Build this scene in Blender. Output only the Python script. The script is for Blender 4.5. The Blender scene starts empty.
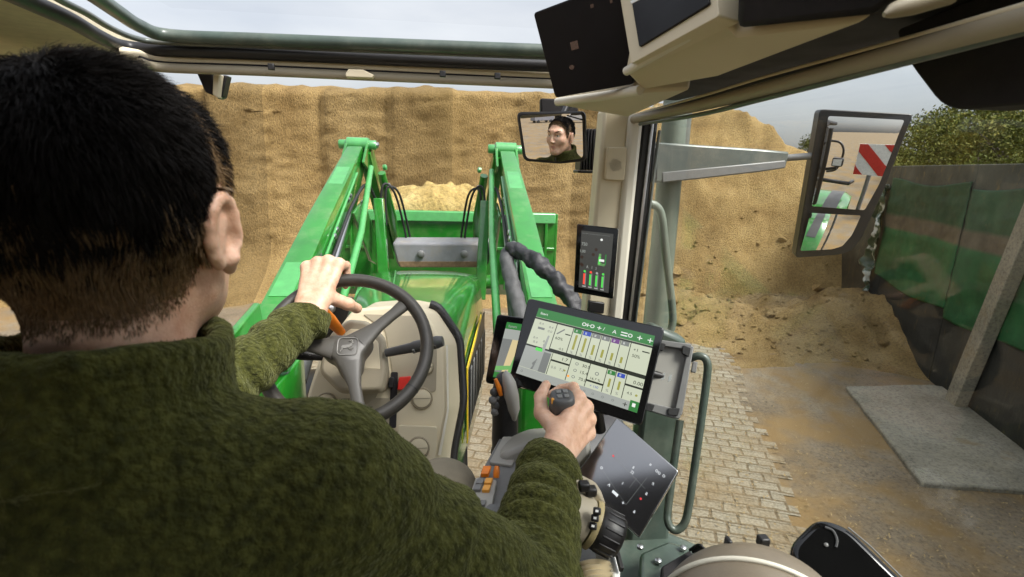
import bpy, bmesh, math, random
import numpy as np
from mathutils import Vector, Matrix
random.seed(7); RNG = np.random.default_rng(7)
R = math.radians
sc = bpy.context.scene
COL = sc.collection
A3 = lambda *v: np.array(v, dtype=float)
def nrm(v): v = np.asarray(v, float); return v / np.linalg.norm(v)

# ------------------------------------------------------------------ camera
CAMP = A3(0.22, 0, 2.88); FPX = 512.0
YAW, PITCH, ROLL = R(5.8), R(13.46), R(1.7)
fw = A3(math.sin(YAW)*math.cos(PITCH), math.cos(YAW)*math.cos(PITCH), -math.sin(PITCH))
rt = A3(math.cos(YAW), -math.sin(YAW), 0); upv = np.cross(rt, fw)
r2 = rt*math.cos(ROLL) + upv*math.sin(ROLL); u2 = -rt*math.sin(ROLL) + upv*math.cos(ROLL)
def ray(px, py): return fw + r2*(px-512)/FPX - u2*(py-288.5)/FPX
def at(px, py, X=None, Y=None, Z=None):
    d = ray(px, py)
    t = (Y-CAMP[1])/d[1] if Y is not None else (X-CAMP[0])/d[0] if X is not None else (Z-CAMP[2])/d[2]
    return CAMP + d*t
def onpl(px, py, P0, n):
    d = ray(px, py); return CAMP + d*((np.asarray(P0)-CAMP) @ n / (d @ n))
cd = bpy.data.cameras.new('camera'); cam = bpy.data.objects.new('camera', cd); COL.objects.link(cam)
cd.sensor_width = 36; cd.lens = 18; cd.clip_start = 0.02; cd.clip_end = 3000
M = Matrix(((r2[0], u2[0], -fw[0], CAMP[0]), (r2[1], u2[1], -fw[1], CAMP[1]), (r2[2], u2[2], -fw[2], CAMP[2]), (0, 0, 0, 1)))
cam.matrix_world = M; sc.camera = cam
cd.dof.use_dof = True; cd.dof.focus_distance = 1.3; cd.dof.aperture_fstop = 9.0

# ------------------------------------------------------------------ materials
MATS = {}
def new_mat(name):
    m = bpy.data.materials.new(name); m.use_nodes = True
    nt = m.node_tree
    return m, nt, nt.nodes['Principled BSDF'], nt.nodes['Material Output']
def N(nt, t, **kw):
    n = nt.nodes.new(t)
    for k, v in kw.items():
        if k in n.inputs: n.inputs[k].default_value = v
        else: setattr(n, k, v)
    return n
def ramp(nt, fac, stops):
    r = nt.nodes.new('ShaderNodeValToRGB'); e = r.color_ramp.elements
    while len(e) < len(stops): e.new(0.5)
    for i, (p, c) in enumerate(stops): e[i].position = p; e[i].color = (*c, 1)
    nt.links.new(fac, r.inputs[0]); return r.outputs[0]
def mat(name, col, rough=.5, metal=0., var=.12, nscale=40., bump=.0, bscale=200., bdist=.002, coat=0., spec=.5, col2=None, dust=0., dustcol=(.45,.38,.26), coatr=.08):
    """plain surface with noise in colour, roughness and relief"""
    if name in MATS: return MATS[name]
    m, nt, b, out = new_mat(name); L = nt.links.new
    tc = N(nt, 'ShaderNodeTexCoord')
    n1 = N(nt, 'ShaderNodeTexNoise', Scale=nscale, Detail=6., Roughness=.6); L(tc.outputs['Object'], n1.inputs['Vector'])
    c = np.array(col); lo = tuple(np.clip(c*(1-var), 0, 1)); hi = tuple(np.clip(c*(1+var), 0, 1)) if col2 is None else col2
    base = ramp(nt, n1.outputs['Fac'], [(.3, lo), (.7, hi)])
    if dust > 0:
        n3 = N(nt, 'ShaderNodeTexNoise', Scale=9., Detail=8., Roughness=.65); L(tc.outputs['Object'], n3.inputs['Vector'])
        mp = N(nt, 'ShaderNodeMapRange'); mp.inputs['From Min'].default_value = .48; mp.inputs['From Max'].default_value = .75; mp.inputs['To Max'].default_value = dust
        L(n3.outputs['Fac'], mp.inputs['Value'])
        mx = N(nt, 'ShaderNodeMix', data_type='RGBA'); L(mp.outputs[0], mx.inputs['Factor']); L(base, mx.inputs['A']); mx.inputs['B'].default_value = (*dustcol, 1)
        base = mx.outputs['Result']
    L(base, b.inputs['Base Color'])
    n4 = N(nt, 'ShaderNodeTexNoise', Scale=nscale*.4, Detail=4.); L(tc.outputs['Object'], n4.inputs['Vector'])
    mr = N(nt, 'ShaderNodeMapRange'); mr.inputs['To Min'].default_value = max(0, rough*.8); mr.inputs['To Max'].default_value = min(1, rough*1.25); L(n4.outputs['Fac'], mr.inputs['Value']); L(mr.outputs[0], b.inputs['Roughness'])
    b.inputs['Metallic'].default_value = metal; b.inputs['Specular IOR Level'].default_value = spec
    b.inputs['Coat Weight'].default_value = coat; b.inputs['Coat Roughness'].default_value = coatr
    if bump > 0:
        n2 = N(nt, 'ShaderNodeTexNoise', Scale=bscale, Detail=3.); L(tc.outputs['Object'], n2.inputs['Vector'])
        bp = N(nt, 'ShaderNodeBump', Strength=bump, Distance=bdist); L(n2.outputs['Fac'], bp.inputs['Height']); L(bp.outputs[0], b.inputs['Normal'])
    MATS[name] = m; return m
def emit(name, col, s):
    if name in MATS: return MATS[name]
    m, nt, b, out = new_mat(name)
    b.inputs['Base Color'].default_value = (.01, .01, .01, 1); b.inputs['Roughness'].default_value = .12
    b.inputs['Emission Color'].default_value = (*col, 1); b.inputs['Emission Strength'].default_value = s
    MATS[name] = m; return m
def glass_mat(name, tint, refl, dirt=.0):
    m, nt, b, out = new_mat(name); L = nt.links.new; nt.nodes.remove(b)
    tr = N(nt, 'ShaderNodeBsdfTransparent'); tr.inputs[0].default_value = (*tint, 1)
    gl = N(nt, 'ShaderNodeBsdfGlossy', Roughness=.0); gl.inputs[0].default_value = (1, 1, 1, 1)
    lw = N(nt, 'ShaderNodeLayerWeight', Blend=.5); pw = N(nt, 'ShaderNodeMath', operation='POWER'); L(lw.outputs['Facing'], pw.inputs[0]); pw.inputs[1].default_value = 5
    fr = N(nt, 'ShaderNodeMath', operation='MULTIPLY_ADD'); L(pw.outputs[0], fr.inputs[0]); fr.inputs[1].default_value = 1-refl; fr.inputs[2].default_value = refl; mx = N(nt, 'ShaderNodeMixShader')
    L(fr.outputs[0], mx.inputs[0]); L(tr.outputs[0], mx.inputs[1]); L(gl.outputs[0], mx.inputs[2])
    last = mx.outputs[0]
    if dirt > 0:
        tc = N(nt, 'ShaderNodeTexCoord'); n = N(nt, 'ShaderNodeTexNoise', Scale=2.2, Detail=9., Roughness=.62, Distortion=.8); L(tc.outputs['Object'], n.inputs['Vector'])
        mr = N(nt, 'ShaderNodeMapRange'); mr.inputs['From Min'].default_value = .5; mr.inputs['From Max'].default_value = .8; mr.inputs['To Max'].default_value = dirt; L(n.outputs['Fac'], mr.inputs['Value'])
        df = N(nt, 'ShaderNodeBsdfDiffuse'); df.inputs[0].default_value = (.5, .46, .38, 1)
        m2 = N(nt, 'ShaderNodeMixShader'); L(mr.outputs[0], m2.inputs[0]); L(last, m2.inputs[1]); L(df.outputs[0], m2.inputs[2]); last = m2.outputs[0]
    L(last, out.inputs['Surface']); MATS[name] = m; return m

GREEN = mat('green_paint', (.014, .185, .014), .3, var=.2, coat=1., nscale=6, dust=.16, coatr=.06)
GREEN_SKYLIT = mat('green_paint_skylit', (.06, .30, .075), .34, var=.15, coat=1., nscale=14, coatr=.2)  # same green paint, lightened to carry the sky's reflection in its colour
YELLOW = mat('yellow_paint', (.75, .5, .02), .4, coat=.3)
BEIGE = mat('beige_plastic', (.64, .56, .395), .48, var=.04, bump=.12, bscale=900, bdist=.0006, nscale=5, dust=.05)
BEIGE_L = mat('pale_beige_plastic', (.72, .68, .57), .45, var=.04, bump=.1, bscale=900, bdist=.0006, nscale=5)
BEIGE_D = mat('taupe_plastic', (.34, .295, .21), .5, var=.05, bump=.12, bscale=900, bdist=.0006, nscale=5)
LINER = mat('roof_liner_fabric', (.60, .53, .38), .9, var=.1, bump=.4, bscale=600, bdist=.001)
BLACK = mat('black_plastic', (.012, .011, .011), .42, var=.25, bump=.15, bscale=700, bdist=.0006)
BLACKM = mat('dark_headliner', (.010, .008, .009), .8, var=.25, bump=.2, bscale=500)
BLACKG = mat('black_gloss', (.006, .006, .006), .06, var=.1, coat=.2)
RUBBER = mat('black_rubber', (.016, .016, .016), .6, var=.2, bump=.2, bscale=300)
GREYP = mat('grey_plastic', (.33, .32, .29), .5, var=.05, bump=.15, bscale=900, bdist=.0006, nscale=6)
GREYD = mat('dark_grey_plastic', (.075, .075, .075), .42, var=.12, bump=.15, bscale=700, bdist=.0006)
GREYM = mat('mid_grey_plastic', (.17, .17, .165), .45, var=.08, bump=.15, bscale=700, bdist=.0006)
WHEELM = mat('wheel_leather', (.038, .034, .028), .48, var=.15, bump=.3, bscale=900, bdist=.0005)
SPOKEM = mat('spoke_plastic', (.075, .069, .058), .4, var=.08, nscale=12, bump=.1, bscale=900, bdist=.0004)
STEEL = mat('bare_steel', (.5, .5, .5), .3, 1., var=.1)
GSTEEL = mat('dark_green_metal', (.055, .078, .062), .38, var=.25, nscale=14, coat=.25, dust=.25, dustcol=(.3, .3, .24))
GREYGREEN = mat('grey_green_tube', (.135, .16, .125), .42, var=.12, nscale=10, coat=.2)
SILVERG = mat('grey_painted_metal', (.115, .132, .12), .35, .3, var=.12, nscale=14, dust=.35, dustcol=(.4, .36, .28))
ORANGE = mat('orange_plastic', (.75, .2, .01), .38); ORANGEL = mat('light_orange_plastic', (.8, .36, .05), .4)
RED = mat('red_plastic', (.65, .03, .02), .35); WHITE = mat('white_paint', (.78, .78, .75), .4)
MIRROR = mat('mirror_silver', (.9, .9, .9), .0, 1., var=.0); MIRROR.node_tree.nodes['Principled BSDF'].inputs['Roughness'].default_value = 0
for l in list(MIRROR.node_tree.links):
    if l.to_socket.name == 'Roughness': MIRROR.node_tree.links.remove(l)
GLASS = glass_mat('window_glass', (.97, .985, .975), .03, .05)
GLASSR = glass_mat('side_window_glass', (.98, .99, .98), .016, .0)

# ------------------------------------------------------------------ objects
def offset_of(p):
    v = A3(0, 0, 0)
    while p is not None: v = v + np.array(p.location); p = p.parent
    return v
def tag(o, label=None, cat=None, group=None, kind=None):
    if label: o['label'] = label
    if cat: o['category'] = cat
    if group: o['group'] = group
    if kind: o['kind'] = kind
    return o
def thing(name, loc, label, cat, group=None):
    o = bpy.data.objects.new(name, None); o.empty_display_size = .1; COL.objects.link(o); o.location = tuple(loc)
    return tag(o, label, cat, group)
def new_mesh(name, V, F, mats, parent=None, loc=None, smooth=40, bevel=0., mi=None, bseg=2):
    off = offset_of(parent)
    o_loc = A3(0, 0, 0)
    if loc is not None: o_loc = np.asarray(loc, float) - off
    V = np.asarray(V, float).reshape(-1, 3) - off - o_loc
    me = bpy.data.meshes.new(name); me.from_pydata(V.tolist(), [], [tuple(int(i) for i in f) for f in F])
    for m in (mats if isinstance(mats, (list, tuple)) else [mats]): me.materials.append(m)
    if mi is not None: me.polygons.foreach_set('material_index', list(mi))
    if smooth:
        me.polygons.foreach_set('use_smooth', [True]*len(me.polygons))
        if smooth < 180: me.set_sharp_from_angle(angle=R(smooth))
    me.update()
    o = bpy.data.objects.new(name, me); COL.objects.link(o); o.location = tuple(o_loc)
    if parent is not None: o.parent = parent
    if bevel > 0:
        b = o.modifiers.new('bevel', 'BEVEL'); b.width = bevel; b.segments = bseg; b.limit_method = 'ANGLE'; b.angle_limit = R(35)
        b.harden_normals = False
    return o
class MB:
    def __init__(s): s.V = []; s.F = []; s.I = []; s.mi = 0
    def add(s, V, F):
        k = len(s.V); s.V += [tuple(v) for v in V]; s.F += [tuple(i+k for i in f) for f in F]; s.I += [s.mi]*len(F); return s
    def box(s, c, size, ax=None):
        ax = np.eye(3) if ax is None else np.asarray(ax)
        h = np.array(size)/2; V = [np.asarray(c) + ax.T @ (h*A3(x, y, z)) for x in (-1, 1) for y in (-1, 1) for z in (-1, 1)]
        return s.add(V, [(0, 1, 3, 2), (4, 6, 7, 5), (0, 4, 5, 1), (2, 3, 7, 6), (0, 2, 6, 4), (1, 5, 7, 3)])
    def loft(s, rings, cap=True, closed=True):
        n = len(rings[0]); V = [p for r in rings for p in r]; F = []
        for i in range(len(rings)-1):
            for j in range(n if closed else n-1):
                a, b = i*n+j, i*n+(j+1) % n; F.append((a, b, b+n, a+n))
        if cap: F.append(tuple(range(n))[::-1]); F.append(tuple(range((len(rings)-1)*n, len(rings)*n)))
        return s.add(V, F)
    def tube(s, pts, r, n=12, cap=True):
        pts = [np.asarray(p, float) for p in pts]; rs = r if isinstance(r, (list, tuple, np.ndarray)) else [r]*len(pts)
        T = [nrm(pts[min(i+1, len(pts)-1)] - pts[max(i-1, 0)]) for i in range(len(pts))]
        a = nrm(np.cross(T[0], A3(.3, .5, .8) if abs(T[0][2]) > .8 else A3(0, 0, 1))); rings = []
        for p, t, q in zip(pts, T, rs):
            a = nrm(a - t*(a @ t)); b = np.cross(t, a)
            rings.append([p + q*(a*math.cos(x) + b*math.sin(x)) for x in np.linspace(0, 2*math.pi, n, endpoint=False)])
        return s.loft(rings, cap)
    def prism(s, poly, d):
        """polygon (world points) pushed along the vector d"""
        poly = [np.asarray(p, float) for p in poly]; return s.loft([poly, [p + np.asarray(d) for p in poly]])
    def lathe(s, c, ax, prof, n=32, ang=2*math.pi):
        ax = nrm(ax); a = nrm(np.cross(ax, A3(0, 0, 1) if abs(ax[2]) < .9 else A3(1, 0, 0))); b = np.cross(ax, a)
        rings = [[np.asarray(c) + ax*h + r*(a*math.cos(t) + b*math.sin(t)) for t in np.linspace(0, ang, n, endpoint=False)] for r, h in prof]
        return s.loft(rings, True)
    def ico(s, c, r, sub=2, sc3=(1, 1, 1)):
        bm = bmesh.new(); bmesh.ops.create_icosphere(bm, subdivisions=sub, radius=1)
        V = [np.asarray(c) + np.array(v.co)*r*np.array(sc3) for v in bm.verts]; bm.verts.index_update()
        F = [tuple(v.index for v in f.verts) for f in bm.faces]; bm.free(); return s.add(V, F)
    def build(s, name, mats, parent=None, smooth=40, bevel=0., **kw):
        # make normals consistent
        bm = bmesh.new(); vs = [bm.verts.new(v) for v in s.V]; bm.verts.index_update()
        ok = []
        for f, m in zip(s.F, s.I):
            try: fc = bm.faces.new([vs[i] for i in f]); fc.material_index = m; ok.append(1)
            except ValueError: pass
        bmesh.ops.recalc_face_normals(bm, faces=bm.faces)
        V = [tuple(v.co) for v in bm.verts]; F = [[v.index for v in f.verts] for f in bm.faces]; I = [f.material_index for f in bm.faces]; bm.free()
        return new_mesh(name, V, F, mats, parent, smooth=smooth, bevel=bevel, mi=I, **kw)
def round_poly(P, r, n=5):
    """round the corners of a planar 3D polygon"""
    P = [np.asarray(p, float) for p in P]; out = []; k = len(P)
    rr = r if isinstance(r, (list, tuple)) else [r]*k
    for i in range(k):
        a, b, c = P[i-1], P[i], P[(i+1) % k]; q = rr[i]
        u, v = a-b, c-b; lu, lv = np.linalg.norm(u), np.linalg.norm(v); q = min(q, lu*.45, lv*.45)
        p0, p1 = b + u/lu*q, b + v/lv*q
        for t in np.linspace(0, 1, n): out.append((1-t)**2*p0 + 2*t*(1-t)*b + t*t*p1)
    return out
def bez(pts, n=8):
    """Catmull-Rom through the points"""
    P = [np.asarray(p, float) for p in pts]; P = [2*P[0]-P[1]] + P + [2*P[-1]-P[-2]]; out = []
    for i in range(1, len(P)-2):
        for t in np.linspace(0, 1, n, endpoint=False):
            a, b, c, d = P[i-1:i+3]
            out.append(.5*((2*b) + (c-a)*t + (2*a-5*b+4*c-d)*t*t + (3*b-a-3*c+d)*t**3))
    out.append(P[-2]); return out
class Pane:
    """a flat quadrilateral face: corners TL, TR, BR, BL; normal towards the viewer side"""
    def __init__(s, TL, TR, BR, BL):
        s.c = [np.asarray(p, float) for p in (TL, TR, BR, BL)]
        s.n = nrm(np.cross(s.c[1]-s.c[0], s.c[0]-s.c[3])); s.m = sum(s.c)/4
    def p(s, u, v, e=0.):
        a, b, c, d = s.c; return (a*(1-u)+b*u)*(1-v) + (d*(1-u)+c*u)*v + s.n*e
    def quad(s, u0, v0, u1, v1, e=0.): return [s.p(u0, v0, e), s.p(u1, v0, e), s.p(u1, v1, e), s.p(u0, v1, e)]
    def sub(s, u0, v0, u1, v1, e=0.): return Pane(*s.quad(u0, v0, u1, v1, e))
def pane_rays(pxs, P0, n):
    """corners of a flat thing seen at four pixels, lying in the plane through P0 with normal n"""
    return Pane(*[onpl(x, y, P0, nrm(n)) for x, y in pxs])
def slab(name, pane, th, m, parent=None, r=.006, bevel=.002, e=0.):
    poly = round_poly([p + pane.n*e for p in pane.c], r); return MB().prism(poly, -pane.n*th).build(name, m, parent, bevel=bevel, smooth=30)
_txt = {}
def text_geo(s):
    if s in _txt: return _txt[s]
    cu = bpy.data.curves.new('t', 'FONT'); cu.body = s; o = bpy.data.objects.new('t', cu); COL.objects.link(o)
    dg = bpy.context.evaluated_depsgraph_get(); me = o.evaluated_get(dg).to_mesh()
    V = np.array([v.co[:2] for v in me.vertices]); F = [tuple(p.vertices) for p in me.polygons]
    bpy.data.objects.remove(o); bpy.data.curves.remove(cu)
    lo, hi = V.min(0), V.max(0); _txt[s] = ((V-lo)/(hi[1]-lo[1]), F); return _txt[s]
class UI:
    """flat coloured shapes on a pane, all in one mesh"""
    def __init__(s, pane, e=.0004): s.P = pane; s.mb = MB(); s.m = []; s.e = e; s.k = 0
    def _m(s, m):
        if m not in s.m: s.m.append(m)
        s.mb.mi = s.m.index(m)
    def rect(s, u0, v0, u1, v1, m, lift=0):
        s._m(m); s.mb.add(s.P.quad(u0, v0, u1, v1, s.e*(1+lift)), [(0, 1, 2, 3)])
    def poly(s, uv, m, lift=0):
        s._m(m); s.mb.add([s.P.p(u, v, s.e*(1+lift)) for u, v in uv], [tuple(range(len(uv)))])
    def text(s, t, u, v, h, m, asp, lift=1):
        V, F = text_geo(t); s._m(m); s.mb.add([s.P.p(u + x*h*asp, v + h*(1-y), s.e*(1+lift)) for x, y in V], F)
    def disc(s, u, v, ru, rv, m, lift=1, n=20): s.poly([(u+ru*math.cos(a), v+rv*math.sin(a)) for a in np.linspace(0, 2*math.pi, n, endpoint=False)], m, lift)
    def build(s, name, parent): 
        return new_mesh(name, s.mb.V, s.mb.F, s.m, parent, smooth=0, mi=s.mb.I)

# ------------------------------------------------------------------ implicit surfaces for soft bodies
def smin(a, b, k): h = np.clip(.5+.5*(b-a)/k, 0, 1); return b*(1-h)+a*h-k*h*(1-h)
def smax(a, b, k): return -smin(-a, -b, k)
def capd(P, a, b, ra, rb):
    a, b = np.asarray(a), np.asarray(b); ab = b-a; t = np.clip((P-a) @ ab/(ab @ ab), 0, 1)
    return np.linalg.norm(P-a-t[:, None]*ab, axis=1) - (ra+(rb-ra)*t)
def elld(P, c, r, ax=None):
    q = P-np.asarray(c)
    if ax is not None: q = q @ np.asarray(ax).T
    r = np.asarray(r); k0 = np.linalg.norm(q/r, axis=1); k1 = np.linalg.norm(q/(r*r), axis=1); return k0*(k0-1)/np.maximum(k1, 1e-9)
def nets(f, lo, hi, h):
    lo, hi = np.asarray(lo, float), np.asarray(hi, float); n = np.ceil((hi-lo)/h).astype(int)+1
    xs = [lo[i]+h*np.arange(n[i]) for i in range(3)]; D = np.empty(n, np.float32)
    yz = np.stack(np.meshgrid(xs[1], xs[2], indexing='ij'), -1).reshape(-1, 2)
    step = max(1, int(400000//len(yz)))
    for i in range(0, n[0], step):
        x = xs[0][i:i+step]; P = np.concatenate([np.repeat(x, len(yz))[:, None], np.tile(yz, (len(x), 1))], 1); D[i:i+step] = f(P).reshape(len(x), n[1], n[2])
    S = D < 0; c8 = [(i, j, k) for i in (0, 1) for j in (0, 1) for k in (0, 1)]
    sl = lambda o: tuple(slice(o[a], n[a]-1+o[a]) for a in range(3))
    cnt = sum(S[sl(o)].astype(np.int8) for o in c8); act = (cnt > 0) & (cnt < 8)
    idx = -np.ones(act.shape, np.int64); ijk = np.argwhere(act); idx[act] = np.arange(len(ijk))
    acc = np.zeros((len(ijk), 3)); w = np.zeros(len(ijk))
    for a in c8:
        for ax in range(3):
            if a[ax]: continue
            b = list(a); b[ax] = 1
            da = D[tuple((ijk+a).T)].astype(float); db = D[tuple((ijk+b).T)].astype(float); x = (da < 0) != (db < 0)
            t = np.where(x, da/np.where(x, da-db, 1), 0); p = np.tile(np.array(a, float), (len(ijk), 1)); p[:, ax] = t
            acc += p*x[:, None]; w += x
    V = lo + h*(ijk + acc/w[:, None]); F = []
    for ax in range(3):
        b, c = (ax+1) % 3, (ax+2) % 3; s0 = [slice(1, n[i]-1) for i in range(3)]; s0[ax] = slice(0, n[ax]-1)
        s1 = list(s0); s1[ax] = slice(1, n[ax]); A, B = S[tuple(s0)], S[tuple(s1)]; e = np.argwhere(A != B)
        if not len(e): continue
        off = [1, 1, 1]; off[ax] = 0; g = e+off; flip = B[tuple(e.T)]
        q = []
        for (db, dc) in ((-1, -1), (0, -1), (0, 0), (-1, 0)):
            t = g.copy(); t[:, b] += db; t[:, c] += dc; q.append(idx[tuple(t.T)])
        q = np.stack(q, 1); q[flip] = q[flip][:, ::-1]; F.append(q)
    return V, np.concatenate(F)
def fnoise(P, s, seed=0):
    """cheap smooth value noise, -1..1"""
    q = np.asarray(P)*s + seed*17.31; i = np.floor(q).astype(np.int64); f = q-i; f = f*f*(3-2*f); r = 0
    for dx in (0, 1):
        for dy in (0, 1):
            for dz in (0, 1):
                hsh = ((i[:, 0]+dx)*73856093) ^ ((i[:, 1]+dy)*19349663) ^ ((i[:, 2]+dz)*83492791); hsh = (hsh ^ (hsh >> 13))*1274126177; hsh = (hsh ^ (hsh >> 16)) & 0xffff
                r = r + (hsh/32767.5-1)*(f[:, 0] if dx else 1-f[:, 0])*(f[:, 1] if dy else 1-f[:, 1])*(f[:, 2] if dz else 1-f[:, 2])
    return r
def fbm(P, s, o=4, seed=0, g=.5): return sum(fnoise(P, s*2**k, seed+k)*g**k for k in range(o))
def vnormals(V, F):
    F = np.asarray(F); n = np.cross(V[F[:, 2]]-V[F[:, 0]], V[F[:, 3]]-V[F[:, 1]]); vn = np.zeros_like(V)
    for k in range(4): np.add.at(vn, F[:, k], n)
    return vn/np.maximum(np.linalg.norm(vn, axis=1), 1e-12)[:, None]
def sample_surface(V, F, count, weight=None):
    F = np.asarray(F); ar = np.linalg.norm(np.cross(V[F[:, 2]]-V[F[:, 0]], V[F[:, 3]]-V[F[:, 1]]), axis=1)
    if weight is not None: ar = ar*weight
    vn = vnormals(V, F); k = RNG.choice(len(F), count, p=ar/ar.sum()); u = RNG.random((count, 1)); v = RNG.random((count, 1)); q = F[k]
    mix = lambda X: (X[q[:, 0]]*(1-u)+X[q[:, 1]]*u)*(1-v) + (X[q[:, 3]]*(1-u)+X[q[:, 2]]*u)*v
    n = mix(vn); return mix(V), n/np.maximum(np.linalg.norm(n, axis=1), 1e-9)[:, None]
def strands(roots, paths, width):
    """ribbons: roots n x 3, paths list of n x 3 offsets; returns V, F"""
    n = len(roots); k = len(paths)+1; d = paths[-1]; side = np.cross(d, RNG.normal(size=(n, 3))); side /= np.maximum(np.linalg.norm(side, axis=1), 1e-9)[:, None]
    cols = []
    for i in range(k):
        c = roots + (0 if i == 0 else paths[i-1]); w = width*(1-.75*i/(k-1)) if not np.isscalar(width) or True else width
        w = np.asarray(w).reshape(-1, 1) if not np.isscalar(w) else w
        cols += [c-side*w, c+side*w]
    V = np.stack(cols, 1).reshape(-1, 3); base = np.arange(n)[:, None]*2*k; F = [np.concatenate([base+2*i, base+2*i+1, base+2*i+3, base+2*i+2], 1) for i in range(k-1)]
    return V, np.concatenate(F)

GLASSC, _nt, _b, _o = new_mat('clear_glass'); _tr = N(_nt, 'ShaderNodeBsdfTransparent'); _tr.inputs[0].default_value = (.985, .985, .985, 1); _nt.links.new(_tr.outputs[0], _o.inputs['Surface'])

def convex(mb, poly, n, rad, rings=14, side=None):
    """domed mirror glass over a planar outline, bulging along n"""
    n = nrm(n); poly = [np.asarray(p, float) for p in poly]; P2 = []
    for a, b in zip(poly, poly[1:]+poly[:1]):
        k = max(1, int(np.linalg.norm(b-a)/.006)); P2 += [a+(b-a)*t for t in np.linspace(0, 1, k, endpoint=False)]
    c = sum(P2)/len(P2); rs = []
    for k in range(1, rings+1):
        rs.append([(lambda q: q - n*((q-c)@(q-c)/(2*rad)))(c+(p-c)*k/rings) for p in P2])
    m = len(P2); k0 = len(mb.V); mb.loft(rs, cap=False); mb.add([c]+rs[0], [(0, i+1, (i+1) % m+1) for i in range(m)]); edge = rs[-1]; mb.loft([edge, [p-n*.003 for p in edge]], cap=False); return mb
# ------------------------------------------------------------------ world and light
w = bpy.data.worlds.new('World'); sc.world = w; w.use_nodes = True; nt = w.node_tree; L = nt.links.new
bg = nt.nodes['Background']
SUN = nrm(A3(.50, -.34, .80)); EL = math.asin(SUN[2]); AZ = math.atan2(SUN[0], SUN[1])
sky = N(nt, 'ShaderNodeTexSky', sky_type='NISHITA', sun_disc=False, sun_elevation=EL, sun_rotation=AZ)
sky.air_density = 1.0; sky.dust_density = 3.0; sky.ozone_density = 1.0
hs = N(nt, 'ShaderNodeHueSaturation', Saturation=.22, Value=1.0); L(sky.outputs[0], hs.inputs['Color'])
tc = N(nt, 'ShaderNodeTexCoord'); mp = N(nt, 'ShaderNodeMapping'); mp.inputs['Scale'].default_value = (1, 1, 3.5); L(tc.outputs['Generated'], mp.inputs[0])
cl = N(nt, 'ShaderNodeTexNoise', Scale=2.2, Detail=7., Roughness=.5); L(mp.outputs[0], cl.inputs['Vector'])
cr = ramp(nt, cl.outputs['Fac'], [(.3, (.62, .66, .72)), (.7, (1.0, .99, .97))])
mx = N(nt, 'ShaderNodeMix', data_type='RGBA', blend_type='MULTIPLY'); mx.inputs['Factor'].default_value = .8
L(hs.outputs[0], mx.inputs['A']); L(cr, mx.inputs['B']); sz = N(nt, 'ShaderNodeSeparateXYZ'); L(tc.outputs['Generated'], sz.inputs[0]); gz = N(nt, 'ShaderNodeMapRange'); gz.inputs['To Min'].default_value = .58; gz.inputs['To Max'].default_value = 1.75; L(sz.outputs['Z'], gz.inputs['Value'])
m9 = N(nt, 'ShaderNodeMix', data_type='RGBA', blend_type='MULTIPLY'); m9.inputs['Factor'].default_value = 1; L(mx.outputs['Result'], m9.inputs['A']); L(gz.outputs[0], m9.inputs['B'])
L(m9.outputs['Result'], bg.inputs['Color']); bg.inputs['Strength'].default_value = .10
sd = bpy.data.lights.new('sun', 'SUN'); sd.energy = 1.5; sd.angle = R(20); sd.color = (1, .965, .9)
so = bpy.data.objects.new('sun', sd); COL.objects.link(so); so.location = (0, 0, 30); so.rotation_euler = Vector(tuple(SUN)).to_track_quat('Z', 'Y').to_euler()
sc.view_settings.view_transform = 'Standard'; sc.view_settings.look = 'None'; sc.view_settings.gamma = 1; sc.view_settings.exposure = 1.55
sc.view_settings.use_curve_mapping = False
sc.cycles.use_denoising = True; sc.cycles.max_bounces = 10; sc.cycles.diffuse_bounces = 5; sc.cycles.transparent_max_bounces = 24; sc.cycles.caustics_reflective = False; sc.cycles.sample_clamp_indirect = 6

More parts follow.
